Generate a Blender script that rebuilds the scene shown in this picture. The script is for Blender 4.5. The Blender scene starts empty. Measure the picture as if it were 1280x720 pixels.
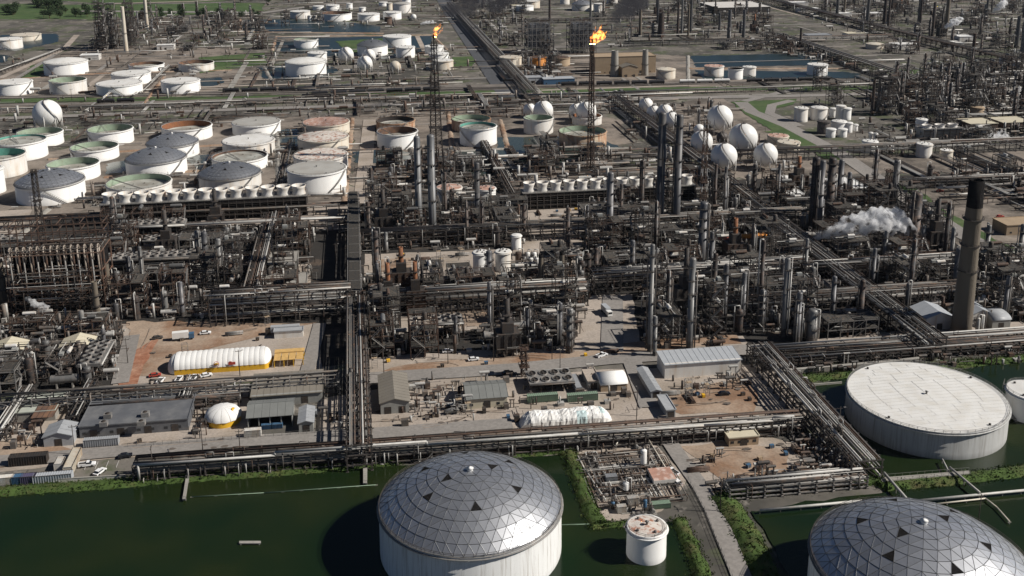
import bpy, math, random
from mathutils import Vector, Matrix
R = math.radians
C = bpy.context.scene.collection
S = bpy.context.scene
# ------------------------------------------------------------------ camera, world, sun, exposure
FPX = 1295.0; CH = 195.0; PY0 = 190.0      # PY0: row of the lens axis (the photograph is cropped off centre)
Yc = Vector((-203, PY0+132, -FPX)).normalized()
Zc = Vector((-25, 5187, FPX)); Zc = (Zc - Zc.dot(Yc)*Yc).normalized()
Xc = Yc.cross(Zc).normalized()
RW = Matrix((Xc, Yc, Zc))                      # camera axes -> world axes
CAM = Vector((0, 0, CH))
cd = bpy.data.cameras.new('camera'); cd.sensor_width = 36; cd.lens = FPX/1280*36
cd.shift_y = -(360-PY0)/1280; cd.clip_start = 1; cd.clip_end = 60000
co = bpy.data.objects.new('camera', cd); C.objects.link(co)
co.matrix_world = Matrix.Translation(CAM) @ RW.to_4x4()
S.camera = co
SUN_EL = R(39.5); SUN_DIR = Vector((.967, -.254, 0)).normalized()*math.cos(SUN_EL) + Vector((0, 0, math.sin(SUN_EL)))
w = bpy.data.worlds.new('World'); S.world = w; w.use_nodes = True
nt = w.node_tree; bg = nt.nodes['Background']; sk = nt.nodes.new('ShaderNodeTexSky')
sk.sky_type = 'NISHITA'; sk.sun_disc = False; sk.sun_elevation = SUN_EL
sk.sun_rotation = math.atan2(SUN_DIR.x, SUN_DIR.y)
sk.altitude = 100; sk.air_density = .42; sk.dust_density = .12
nt.links.new(sk.outputs[0], bg.inputs[0]); bg.inputs[1].default_value = 0.05
sl = bpy.data.lights.new('sun', 'SUN'); sl.energy = 5.0; sl.angle = R(.55); sl.color = (1, .95, .88)
so = bpy.data.objects.new('sun', sl); C.objects.link(so)
so.rotation_euler = (-SUN_DIR).to_track_quat('-Z', 'Y').to_euler(); so.location = (0, 0, 400)
S.view_settings.view_transform = 'Standard'; S.view_settings.look = 'None'
S.view_settings.exposure = 0.08; S.view_settings.gamma = 1
S.cycles.volume_bounces = 6; S.cycles.max_bounces = 5; S.cycles.volume_max_steps = 128

def G(px, py, z=0.0):
    """world point at height z seen at photograph pixel px, py"""
    d = RW @ Vector((px-640, PY0-py, -FPX))
    t = (z-CH)/d.z
    return CAM + d*t
def P(p):
    v = RW.transposed() @ (Vector(p)-CAM)
    return (640 + FPX*v.x/-v.z, PY0 - FPX*v.y/-v.z, -v.z)
def up_to(p, py):
    """height above ground point p that shows at pixel row py"""
    lo, hi = 0, 170
    for _ in range(30):
        m = (lo+hi)/2
        if P((p[0], p[1], m))[1] > py: lo = m
        else: hi = m
    return (lo+hi)/2

# ------------------------------------------------------------------ mesh builder
class MB:
    def __init__(s): s.v = []; s.f = []; s.m = []; s.sm = []; s.cm = 0
    def face(s, idx, smooth=False): s.f.append(idx); s.m.append(s.cm); s.sm.append(smooth)
    def box(s, x0, x1, y0, y1, z0, z1):
        n = len(s.v)
        s.v += [(x0,y0,z0),(x1,y0,z0),(x1,y1,z0),(x0,y1,z0),(x0,y0,z1),(x1,y0,z1),(x1,y1,z1),(x0,y1,z1)]
        for q in ((0,3,2,1),(4,5,6,7),(0,1,5,4),(1,2,6,5),(2,3,7,6),(3,0,4,7)): s.face([n+i for i in q])
        return s
    def bar(s, a, b, w=.3, h=None, ends=False):
        h = h or w; a = Vector(a); b = Vector(b); d = (b-a)
        if d.length < 1e-6: return s
        d.normalize(); u = Vector((0,0,1)) if abs(d.z) < .95 else Vector((1,0,0))
        x = d.cross(u).normalized()*w/2; y = x.cross(d).normalized()*h/2
        n = len(s.v)
        for p in (a, b):
            for q in (-x-y, x-y, x+y, -x+y): s.v.append(tuple(p+q))
        for i in range(4): s.face([n+i, n+(i+1)%4, n+4+(i+1)%4, n+4+i])
        if ends: s.face([n+3,n+2,n+1,n]); s.face([n+4,n+5,n+6,n+7])
        return s
    def tube(s, a, b, r, n=8, r2=None, caps=True, smooth=True):
        a = Vector(a); b = Vector(b); d = b-a
        if d.length < 1e-6: return s
        d.normalize(); u = Vector((0,0,1)) if abs(d.z) < .9 else Vector((1,0,0))
        x = d.cross(u).normalized(); y = d.cross(x)
        r2 = r if r2 is None else r2; k = len(s.v)
        for p, rr in ((a, r), (b, r2)):
            for i in range(n):
                t = 2*math.pi*i/n; s.v.append(tuple(p + (x*math.cos(t)+y*math.sin(t))*rr))
        for i in range(n): s.face([k+i, k+n+i, k+n+(i+1)%n, k+(i+1)%n], smooth)
        if caps: s.face([k+i for i in range(n)]); s.face([k+n+i for i in range(n)][::-1])
        return s
    def path(s, pts, r, n=6):
        for a, b in zip(pts, pts[1:]):
            s.tube(a, b, r, n)
        return s
    def lathe(s, prof, n=24, c=(0,0,0), a0=0, a1=2*math.pi, smooth=True, capb=False, capt=False):
        k = len(s.v); full = abs(a1-a0-2*math.pi) < 1e-6; m = n if full else n+1
        for r, z in prof:
            for i in range(m):
                t = a0+(a1-a0)*i/n; s.v.append((c[0]+r*math.cos(t), c[1]+r*math.sin(t), c[2]+z))
        for j in range(len(prof)-1):
            for i in range(n):
                i2 = (i+1) % m
                s.face([k+j*m+i, k+j*m+i2, k+(j+1)*m+i2, k+(j+1)*m+i], smooth)
        if capt: s.face([k+(len(prof)-1)*m+i for i in range(m)])
        if capb: s.face([k+i for i in range(m)][::-1])
        return s
    def ball(s, c, r, n=20, m=12, sz=1):
        prof = [(max(.001*r, r*math.sin(math.pi*i/m)), -r*sz*math.cos(math.pi*i/m)) for i in range(m+1)]
        return s.lathe(prof, n, c)
    def hdrum(s, a, b, r, n=10):
        """horizontal drum with domed heads"""
        a = Vector(a); b = Vector(b); d = (b-a).normalized()
        s.tube(a, b, r, n, caps=False)
        s.tube(a, a-d*r*.35, r, n, r*.72); s.tube(b, b+d*r*.35, r, n, r*.72)
        return s
    def poly(s, pts):
        k = len(s.v); s.v += [tuple(p) for p in pts]; s.face(list(range(k, k+len(pts)))); return s
    def prism(s, pts, z0, z1):
        k = len(s.v); n = len(pts)
        s.v += [(p[0],p[1],z0) for p in pts]+[(p[0],p[1],z1) for p in pts]
        s.face([k+i for i in range(n)][::-1]); s.face([k+n+i for i in range(n)])
        for i in range(n): s.face([k+i, k+(i+1)%n, k+n+(i+1)%n, k+n+i])
        return s
    def mesh(s, name, mats):
        me = bpy.data.meshes.new(name); me.from_pydata(s.v, [], s.f)
        if not isinstance(mats, (list, tuple)): mats = [mats]
        for m in mats: me.materials.append(m)
        if len(mats) > 1: me.polygons.foreach_set('material_index', s.m)
        me.polygons.foreach_set('use_smooth', s.sm)
        me.update(); return me

def props(o, label=None, cat=None, group=None, kind=None):
    if label: o['label'] = label
    if cat: o['category'] = cat
    if group: o['group'] = group
    if kind: o['kind'] = kind
    return o
def thing(name, label, cat, loc=(0,0,0), rz=0, group=None):
    o = bpy.data.objects.new(name, None); C.objects.link(o); o.empty_display_size = 1
    o.location = loc; o.rotation_euler = (0, 0, rz); return props(o, label, cat, group)
def part(name, m, mats=None, parent=None, loc=None, rz=None, label=None, kind=None):
    me = m.mesh(name, mats) if isinstance(m, MB) else m
    o = bpy.data.objects.new(name, me); C.objects.link(o)
    if parent is not None: o.parent = parent
    if loc is not None: o.location = loc
    if rz is not None: o.rotation_euler = (0, 0, rz)
    return props(o, label, kind=kind)
KIDS = {}
def proto_of(build):
    """build() makes one thing at the origin; returns a spawner that uses it first and copies it and its parts after"""
    st = {'first': True, 'root': None, 'tree': None}
    def tree(o, allo): return [(c, tree(c, allo)) for c in allo.get(o, ())]
    def spawn(loc, rz=0, label=None, group=None, sc=None):
        if st['root'] is None:
            before = set(bpy.data.objects.keys()); st['root'] = build()
            new = [bpy.data.objects[k] for k in bpy.data.objects.keys() if k not in before]
            d = {}
            for o in new:
                if o.parent: d.setdefault(o.parent, []).append(o)
            st['tree'] = tree(st['root'], d); r = st['root']
        else:
            r = st['root'].copy(); C.objects.link(r)
            def rec(par, lst):
                for o, ch in lst:
                    c = o.copy(); C.objects.link(c); c.parent = par; rec(c, ch)
            rec(r, st['tree'])
        r.location = loc; r.rotation_euler = (0, 0, rz)
        if sc: r.scale = sc
        if label: r['label'] = label
        if group: r['group'] = group
        return r
    return spawn

# ------------------------------------------------------------------ materials
MATS = {}
def nd(t, ty, **kw):
    n = t.nodes.new(ty)
    for k, v in kw.items(): setattr(n, k, v)
    return n
def mat(name, col, rough=.6, metal=0.0, var=.18, scale=.6, col2=None, thr=.55, soft=.12, stretch=(1,1,1), scale2=None,
        bump=0, rnd=.0, spec=.4, world=False, fine=0):
    if name in MATS: return MATS[name]
    m = bpy.data.materials.new(name); m.use_nodes = True; t = m.node_tree; b = t.nodes['Principled BSDF']
    b.inputs['Roughness'].default_value = rough; b.inputs['Metallic'].default_value = metal
    b.inputs['Specular IOR Level'].default_value = spec
    L = t.links.new
    if world:
        src = nd(t, 'ShaderNodeNewGeometry').outputs['Position']
    else:
        src = nd(t, 'ShaderNodeTexCoord').outputs['Object']
    mp = nd(t, 'ShaderNodeMapping'); mp.inputs['Scale'].default_value = stretch; L(src, mp.inputs[0])
    n1 = nd(t, 'ShaderNodeTexNoise'); n1.inputs['Scale'].default_value = scale; n1.inputs['Detail'].default_value = 6
    n1.inputs['Roughness'].default_value = .62
    L(mp.outputs[0], n1.inputs['Vector'])
    mr = nd(t, 'ShaderNodeMapRange'); mr.inputs['From Min'].default_value = .3; mr.inputs['From Max'].default_value = .7
    mr.inputs['To Min'].default_value = 1-var; mr.inputs['To Max'].default_value = 1+var; L(n1.outputs[0], mr.inputs[0])
    cur = nd(t, 'ShaderNodeRGB').outputs[0]; cur.default_value = (*col, 1)
    if col2:
        n2 = nd(t, 'ShaderNodeTexNoise'); n2.inputs['Scale'].default_value = scale2 or scale*.5; n2.inputs['Detail'].default_value = 8
        n2.inputs['Roughness'].default_value = .65
        L(mp.outputs[0], n2.inputs['Vector'])
        r2 = nd(t, 'ShaderNodeMapRange'); r2.inputs['From Min'].default_value = thr-soft; r2.inputs['From Max'].default_value = thr+soft
        L(n2.outputs[0], r2.inputs[0])
        mx = nd(t, 'ShaderNodeMix', data_type='RGBA'); L(r2.outputs[0], mx.inputs[0]); L(cur, mx.inputs[6]); mx.inputs[7].default_value = (*col2, 1)
        cur = mx.outputs[2]
    fac = mr.outputs[0]
    if fine:
        n3 = nd(t, 'ShaderNodeTexNoise'); n3.inputs['Scale'].default_value = fine; n3.inputs['Detail'].default_value = 3; L(src, n3.inputs['Vector'])
        m3 = nd(t, 'ShaderNodeMapRange'); m3.inputs['From Min'].default_value = .35; m3.inputs['From Max'].default_value = .65
        m3.inputs['To Min'].default_value = .88; m3.inputs['To Max'].default_value = 1.1; L(n3.outputs[0], m3.inputs[0])
        mm = nd(t, 'ShaderNodeMath', operation='MULTIPLY'); L(fac, mm.inputs[0]); L(m3.outputs[0], mm.inputs[1]); fac = mm.outputs[0]
    if rnd:
        oi = nd(t, 'ShaderNodeObjectInfo'); mq = nd(t, 'ShaderNodeMapRange')
        mq.inputs['To Min'].default_value = 1-rnd; mq.inputs['To Max'].default_value = 1+rnd; L(oi.outputs['Random'], mq.inputs[0])
        mm = nd(t, 'ShaderNodeMath', operation='MULTIPLY'); L(fac, mm.inputs[0]); L(mq.outputs[0], mm.inputs[1]); fac = mm.outputs[0]
    vm = nd(t, 'ShaderNodeVectorMath', operation='SCALE'); L(cur, vm.inputs[0]); L(fac, vm.inputs['Scale'])
    L(vm.outputs[0], b.inputs['Base Color'])
    if bump:
        bp = nd(t, 'ShaderNodeBump'); bp.inputs['Strength'].default_value = .5; bp.inputs['Distance'].default_value = bump
        L(n1.outputs[0], bp.inputs['Height']); L(bp.outputs[0], b.inputs['Normal'])
    MATS[name] = m; return m

M_white = mat('white_paint', (.78,.77,.74), .45, var=.05, scale=.5, col2=(.60,.57,.51), thr=.66, soft=.12, stretch=(1,1,.12), rnd=.04)
M_white2 = mat('aged_white_paint', (.66,.64,.60), .5, var=.08, scale=.7, col2=(.50,.42,.33), thr=.60, soft=.12, stretch=(1,1,.15), rnd=.06)
M_cream = mat('cream_paint', (.60,.55,.46), .5, var=.08, scale=.5, col2=(.45,.33,.22), thr=.62, stretch=(1,1,.15), rnd=.06)
M_whiteroof = mat('white_roof', (.72,.71,.68), .6, var=.08, scale=.35, col2=(.55,.52,.46), thr=.6, soft=.15)
M_greyroof = mat('grey_deck_roof', (.40,.39,.36), .7, var=.12, scale=.2, col2=(.30,.28,.25), thr=.55)
M_rustroof = mat('rusty_roof', (.62,.57,.51), .7, var=.12, scale=.5, col2=(.36,.16,.10), thr=.56, soft=.05, scale2=.35)
M_redroof = mat('rust_red_roof', (.42,.24,.18), .7, var=.2, scale=.5, col2=(.60,.50,.44), thr=.56, soft=.08, scale2=.3)
M_rust = mat('rusty_steel', (.105,.062,.042), .8, var=.35, scale=1.2, col2=(.07,.05,.04), thr=.5, rnd=.25)
M_rustbright = mat('orange_rust', (.27,.11,.045), .8, var=.3, scale=1.0, col2=(.20,.09,.05), thr=.5, rnd=.15)
M_rustwall = mat('rust_streaked_wall', (.52,.42,.30), .7, var=.15, scale=.8, col2=(.30,.13,.06), thr=.50, soft=.1, stretch=(1,1,.2))
M_green = mat('green_inner_wall', (.30,.38,.28), .6, var=.15, scale=.5, col2=(.20,.22,.16), thr=.6)
M_teal = mat('teal_inner_wall', (.12,.34,.27), .6, var=.15, scale=.5)
M_brown = mat('brown_inner_wall', (.22,.12,.07), .8, var=.3, scale=.5, col2=(.07,.05,.045), thr=.5)
M_blackin = mat('black_inner_wall', (.035,.028,.025), .8, var=.3, scale=.5)
M_float = mat('floating_roof_deck', (.42,.42,.38), .7, var=.2, scale=.25, col2=(.22,.20,.17), thr=.52)
M_steel = mat('grey_steel', (.058,.053,.048), .6, .1, var=.2, scale=1.0, col2=(.12,.10,.09), thr=.55, rnd=.3)
M_lsteel = mat('light_steel', (.20,.195,.185), .6, .1, var=.15, scale=1.0, col2=(.28,.24,.21), thr=.6, rnd=.25)
M_dsteel = mat('dark_steel', (.045,.043,.042), .7, .1, var=.3, scale=1.0, col2=(.06,.045,.035), thr=.5, rnd=.3)
M_clad = mat('aluminium_cladding', (.155,.153,.148), .5, .3, var=.1, scale=.8, col2=(.22,.20,.18), thr=.62, stretch=(1,1,.2), rnd=.25)
M_tower = mat('column_cladding', (.105,.105,.11), .5, .3, var=.15, scale=.6, col2=(.12,.11,.10), thr=.55, stretch=(1,1,.25), rnd=.3)
M_towerdark = mat('dark_column_cladding', (.05,.046,.045), .6, .2, var=.25, scale=.6, col2=(.10,.06,.04), thr=.55, rnd=.3)
M_grate = mat('steel_grating', (.04,.04,.038), .85, var=.3, scale=2, col2=(.10,.08,.06), thr=.55, rnd=.3)
M_pw = mat('white_pipe_cladding', (.42,.41,.385), .55, .1, var=.18, scale=.6, col2=(.42,.38,.33), thr=.62, rnd=.15)
M_pg = mat('grey_pipe', (.125,.118,.11), .6, .15, var=.2, scale=.5, col2=(.17,.13,.10), thr=.56, rnd=.35)
M_pd = mat('dark_pipe', (.055,.05,.046), .7, .1, var=.3, scale=.5, col2=(.12,.07,.045), thr=.55, rnd=.35)
M_alu = mat('aluminium_panel', (.50,.51,.53), .40, .8, var=.06, scale=.6, rnd=.13)
M_batten = mat('panel_batten', (.40,.405,.41), .5, .7, var=.1)
M_conc = mat('concrete', (.31,.295,.265), .85, var=.15, scale=.3, col2=(.26,.24,.21), thr=.55, world=True, fine=1.5)
M_concstack = mat('stack_concrete', (.165,.138,.105), .85, var=.18, scale=.25, col2=(.11,.09,.07), thr=.55, stretch=(1,1,.3))
M_black = mat('soot_black', (.018,.017,.017), 1.0, var=.3, spec=0)
M_road = mat('asphalt', (.26,.24,.22), .85, var=.12, scale=.08, col2=(.21,.195,.18), thr=.55, world=True, fine=.8, stretch=(1,.35,1))
M_darkroad = mat('dark_asphalt', (.075,.078,.085), .85, var=.15, scale=.08, world=True, fine=.5)
M_dirt = mat('packed_sand', (.34,.26,.195), .95, var=.2, scale=.09, col2=(.24,.145,.09), thr=.52, soft=.08, world=True, fine=.9, scale2=.035)
M_pad = mat('pale_concrete_pad', (.39,.335,.285), .9, var=.2, scale=.10, col2=(.27,.225,.18), thr=.54, soft=.08, world=True, fine=1.1)
M_dark = mat('oil_dark_ground', (.028,.025,.022), .95, var=.3, scale=.15, col2=(.13,.095,.07), thr=.63, soft=.07, world=True, fine=1.2, scale2=.05)
M_red = mat('red_clay', (.30,.13,.075), .95, var=.25, scale=.2, col2=(.36,.22,.15), thr=.55, world=True, fine=1.0)
M_grass = mat('grass', (.052,.088,.018), .95, var=.35, scale=.3, col2=(.10,.085,.035), thr=.60, soft=.1, world=True, fine=1.5, scale2=.12)
M_lawn = mat('lawn', (.052,.092,.026), .95, var=.2, scale=.05, col2=(.09,.11,.045), thr=.60, world=True, fine=.3)
M_leaf = mat('leaf_green', (.055,.095,.018), .9, var=.5, scale=.8, col2=(.12,.10,.045), thr=.62, scale2=.25, world=True)
M_tree = mat('tree_green', (.028,.05,.018), .9, var=.4, scale=.5, world=True)
M_yellow = mat('yellow_paint', (.72,.42,.03), .5, var=.1, scale=.5, rnd=.05)
M_orange = mat('orange_paint', (.62,.24,.04), .6, var=.15, scale=.5)
M_redp = mat('red_paint', (.40,.06,.04), .5, var=.15, rnd=.1)
M_blue = mat('blue_paint', (.06,.13,.22), .5, var=.1, rnd=.1)
M_lblue = mat('pale_blue_sheet', (.42,.44,.46), .55, .1, var=.06, scale=.4)
M_purple = mat('dull_purple_paint', (.10,.09,.15), .5, var=.1)
M_sage = mat('sage_green_paint', (.22,.30,.22), .6, var=.1)
M_fabric = mat('white_fabric', (.80,.79,.76), .7, var=.05, scale=.4, col2=(.66,.64,.60), thr=.6)
M_tealfab = mat('teal_sheet', (.52,.64,.64), .6, var=.1)
M_slate = mat('slate_grey_roof', (.13,.135,.145), .55, .1, var=.12, scale=.2, col2=(.18,.18,.18), thr=.58, fine=0)
M_brownroof = mat('brown_grey_roof', (.205,.185,.155), .6, var=.08, scale=.15, rnd=.05)
M_greyshed = mat('grey_shed_roof', (.19,.195,.185), .6, var=.1, scale=.2)
M_shedwall = mat('shed_wall', (.30,.30,.28), .7, var=.1, rnd=.1)
M_creamwall = mat('cream_wall', (.55,.50,.38), .7, var=.06, scale=.3, rnd=.06)
M_tanwall = mat('tan_wall', (.36,.27,.18), .8, var=.1, scale=.2)
M_ship = mat('container_steel', (.33,.34,.35), .5, var=.12, scale=.5, rnd=.15)
M_glass = mat('window_glass', (.02,.025,.03), .1, var=.05, spec=.6)
M_tyre = mat('tyre_rubber', (.02,.02,.02), .8, var=.1)
M_car = mat('white_car_paint', (.80,.80,.79), .25, var=.02)
M_carblack = mat('black_car_paint', (.015,.016,.02), .2, var=.02)
M_rail = mat('black_tank_car', (.022,.022,.025), .5, var=.2, rnd=.3)
M_ballast = mat('ballast', (.20,.175,.155), .95, var=.2, scale=.2, col2=(.13,.115,.10), thr=.5, world=True, fine=.6)
# ------------------------------------------------------------------ ground, roads, water
rnd = random.Random(7)
def inside(x, y, poly):
    c = False; n = len(poly); j = n-1
    for i in range(n):
        xi, yi = poly[i]; xj, yj = poly[j]
        if (yi > y) != (yj > y) and x < (xj-xi)*(y-yi)/(yj-yi)+xi: c = not c
        j = i
    return c
gm = bpy.data.materials.new('terrain_soil'); gm.use_nodes = True
def terrain_mat(m):
    t = m.node_tree; b = t.nodes['Principled BSDF']; b.inputs['Roughness'].default_value = .95; b.inputs['Specular IOR Level'].default_value = .2
    L = t.links.new; pos = nd(t, 'ShaderNodeNewGeometry').outputs['Position']
    def noise(sc, det=6, st=(1,1,1)):
        mp = nd(t, 'ShaderNodeMapping'); mp.inputs['Scale'].default_value = st; L(pos, mp.inputs[0])
        n = nd(t, 'ShaderNodeTexNoise'); n.inputs['Scale'].default_value = sc; n.inputs['Detail'].default_value = det; n.inputs['Roughness'].default_value = .65
        L(mp.outputs[0], n.inputs['Vector']); return n.outputs[0]
    def ramp(o, lo, hi):
        r = nd(t, 'ShaderNodeMapRange'); r.inputs['From Min'].default_value = lo; r.inputs['From Max'].default_value = hi; L(o, r.inputs[0]); return r.outputs[0]
    def mix(f, a, c2):
        x = nd(t, 'ShaderNodeMix', data_type='RGBA'); L(f, x.inputs[0])
        if isinstance(a, tuple): x.inputs[6].default_value = (*a, 1)
        else: L(a, x.inputs[6])
        x.inputs[7].default_value = (*c2, 1); return x.outputs[2]
    c = mix(ramp(noise(.012), .42, .58), (.165,.15,.13), (.07,.066,.058))
    c = mix(ramp(noise(.03, 8), .52, .60), c, (.085,.095,.055))
    c = mix(ramp(noise(.07, 5), .56, .66), c, (.26,.235,.205))
    c = mix(ramp(noise(.4, 4), .58, .68), c, (.06,.055,.05))
    # far off (metres from the plant) farmland and woods take over
    L(c, b.inputs['Base Color'])
terrain_mat(gm)
EXT = 9000
g = MB(); g.poly([(-EXT,-1500,0),(EXT,-1500,0),(EXT,EXT*1.6,0),(-EXT,EXT*1.6,0)])
part('ground', g, gm, kind='structure')

ZN = [0.0]
def sheet(name, px, m, z, jit=0, seg=6, world=False, kind='structure'):
    """flat patch laid on the ground; px are photograph pixels of its outline"""
    ZN[0] += .002; z += ZN[0]
    pts = [Vector(q) if world else G(q[0], q[1], 0) for q in px]
    out = []
    for a, b in zip(pts, pts[1:]+pts[:1]):
        n = max(1, int((b-a).length/seg)) if jit else 1
        for i in range(n):
            q = a.lerp(b, i/n)
            if jit: q = q + Vector((rnd.uniform(-jit, jit), rnd.uniform(-jit, jit), 0))
            out.append((q.x, q.y, z))
    mb = MB(); mb.poly(out); return part(name, mb, m, kind=kind)
ROADS = []     # world polygons kept clear of plant
def road(name, pts, width, m=None, z=.32, world=False, kerb=False):
    m = m or M_road
    q = [Vector(p) if world else G(p[0], p[1], 0) for p in pts]
    ZN[0] += .002; z += ZN[0]; mb = MB(); L, Rr = [], []
    for i, p in enumerate(q):
        d = ((q[min(i+1, len(q)-1)]-q[max(i-1, 0)])); d.z = 0; d.normalize(); n = Vector((-d.y, d.x, 0))*width/2
        L.append(p+n); Rr.append(p-n)
    for i in range(len(q)-1):
        mb.poly([(L[i].x,L[i].y,z),(Rr[i].x,Rr[i].y,z),(Rr[i+1].x,Rr[i+1].y,z),(L[i+1].x,L[i+1].y,z)])
        ROADS.append([(L[i].x,L[i].y),(Rr[i].x,Rr[i].y),(Rr[i+1].x,Rr[i+1].y),(L[i+1].x,L[i+1].y)])
    return part(name, mb, m, kind='structure')

M_farm = mat('tank_farm_earth', (.225,.19,.158), .95, var=.25, scale=.06, col2=(.10,.085,.07), thr=.53, soft=.06, world=True, fine=.5, scale2=.028)
# process floor
sheet('process_ground', [(-60,335),(60,270),(440,250),(640,232),(900,225),(1330,215),(1330,425),(1150,440),(820,440),(450,455),(140,480),(-60,500)], M_dark, .03, jit=1.5)
# sandy and concrete pads
def pads(lst, m, z, jit=.6, name='pavement'):
    for i, q in enumerate(lst): sheet(name, q, m, z+i*.004, jit)
pads([
 [(150,405),(245,402),(300,404),(400,405),(402,470),(330,475),(215,482),(140,488),(150,440)],
 [(-30,505),(160,490),(260,486),(310,482),(312,560),(160,572),(0,590),(-40,585)],
 [(395,500),(560,470),(640,470),(760,462),(960,455),(1010,520),(870,528),(640,545),(400,562)],
 [(452,448),(560,440),(820,428),(930,420),(935,435),(830,445),(640,458),(450,470)],
 [(1010,424),(1330,396),(1330,415),(1010,436)],
 [(845,556),(960,545),(1010,560),(1005,596),(900,612),(878,606)],
 [(690,556),(815,552),(860,600),(830,640),(760,655),(745,640),(700,580)],
 [(455,318),(620,312),(648,330),(640,345),(560,352),(455,345)],
 [(640,300),(705,262),(728,262),(726,330),(690,345),(642,345)],
 [(500,388),(560,378),(612,378),(612,412),(500,418)],
 [(330,335),(388,330),(388,372),(330,388)],
 [(-40,265),(40,262),(20,300),(-50,345)],
 [(255,262),(440,250),(440,285),(300,300),(250,285)],
 [(740,370),(790,368),(800,430),(720,440),(715,400)],
 [(600,262),(725,250),(730,290),(690,300),(600,290)],
], M_pad, .06)
pads([
 [(160,402),(400,404),(330,420),(240,440),(215,470),(160,470)],
 [(505,455),(580,448),(700,440),(860,432),(870,440),(700,450),(560,462),(470,466)],
 [(820,500),(930,470),(950,500),(940,515),(850,520)],
 [(560,388),(610,385),(612,408),(560,410)],
 [(850,560),(900,552),(985,562),(985,592),(905,600)],
 [(475,325),(515,322),(515,337),(475,340)],
 [(760,430),(920,418),(925,430),(780,440)],
 [(35,545),(100,565),(0,585),(-40,560)],
], M_dirt, .12, 1.2)
pads([[(140,455),(200,420),(165,490),(150,490)]], M_red, .22, .8, 'bare_soil')
# tank farm earth
pads([[(-80,205),(60,190),(260,150),(440,142),(440,255),(60,275),(-60,330)],[(440,140),(640,132),(780,150),(760,225),(440,248)],[(790,140),(900,120),(1000,180),(1000,225),(900,222)],
 [(900,205),(1050,195),(1330,188),(1330,212),(900,222)]], M_farm, .04, 3)
# sea of broken far ground
pads([[(0,88),(120,55),(300,60),(330,100),(200,128),(0,140)],[(600,60),(860,70),(1060,90),(900,110),(620,112)],[(1180,245),(1240,250),(1330,330),(1330,360),(1200,310)],
 [(1080,225),(1330,228),(1330,290),(1230,300)],[(700,170),(760,150),(790,178),(720,200)]], M_farm, .05, 3)

# water
def water_mat():
    m = bpy.data.materials.new('pond_water'); m.use_nodes = True; t = m.node_tree; b = t.nodes['Principled BSDF']; L = t.links.new
    pos = nd(t, 'ShaderNodeNewGeometry').outputs['Position']
    n = nd(t, 'ShaderNodeTexNoise'); n.inputs['Scale'].default_value = .03; n.inputs['Detail'].default_value = 4; L(pos, n.inputs['Vector'])
    r = nd(t, 'ShaderNodeValToRGB'); e = r.color_ramp.elements; e[0].position = .35; e[0].color = (.007,.017,.006,1); e[1].position = .7; e[1].color = (.017,.024,.007,1)
    L(n.outputs[0], r.inputs[0]); L(r.outputs[0], b.inputs['Base Color']); b.inputs['Roughness'].default_value = .12; b.inputs['IOR'].default_value = 1.33
    mp = nd(t, 'ShaderNodeMapping'); mp.inputs['Scale'].default_value = (1,2.2,1); L(pos, mp.inputs[0])
    n2 = nd(t, 'ShaderNodeTexNoise'); n2.inputs['Scale'].default_value = .9; n2.inputs['Detail'].default_value = 5; L(mp.outputs[0], n2.inputs['Vector'])
    bp = nd(t, 'ShaderNodeBump'); bp.inputs['Strength'].default_value = .3; bp.inputs['Distance'].default_value = .15; L(n2.outputs[0], bp.inputs['Height']); L(bp.outputs[0], b.inputs['Normal'])
    return m
M_water = water_mat()
M_shallow = mat('silty_water', (.045,.06,.052), .2, var=.15, scale=.03, world=True, spec=.5)
M_bluewater = mat('far_pond_water', (.018,.033,.035), .35, var=.12, scale=.01, world=True, spec=.5)
def pond(px, z=.3, m=None, jit=.8): return sheet('water', px, m or M_water, z, jit, seg=5)
pond([(-200,627),(0,618),(150,607),(240,601),(475,584),(700,569),(705,580),(728,640),(742,655),(850,651),(885,730),(920,820),(-200,900)])
pond([(945,640),(1010,628),(1100,617),(1420,574),(1500,820),(1040,820),(940,640)])
pond([(1000,483),(1060,473),(1200,462),(1420,442),(1420,556),(1260,592),(1140,602),(1105,598),(1050,560)])
for q in [[(305,25),(355,24),(440,28),(475,33),(475,40),(330,41),(300,36)],[(345,48),(540,45),(540,62),(480,74),(440,74),(345,64)],[(325,84),(400,78),(425,88),(400,98),(330,100)],
          [(0,44),(72,42),(74,52),(20,64),(0,62)],[(250,98),(275,97),(280,103),(262,110),(250,108)],[(862,70),(1050,66),(1010,82),(870,84)],[(870,88),(1060,90),(1080,97),(880,100)],
          [(0,68),(12,70),(8,78),(-20,80)],[(1030,90),(1075,92),(1072,98),(1036,98)]]:
    pond(q, .12, M_bluewater, 2)
for q in [[(440,190),(472,186),(560,196),(560,206),(444,204)],[(620,172),(740,170),(780,186),(700,205),(625,198)],[(340,165),(372,160),(380,182),(345,188)],[(225,196),(270,192),(300,205),(250,212)],
          [(135,205),(160,200),(165,215),(130,218)],[(565,190),(640,186),(700,210),(580,222)]]:
    pond(q, .12, M_shallow, 1.5)

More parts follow.
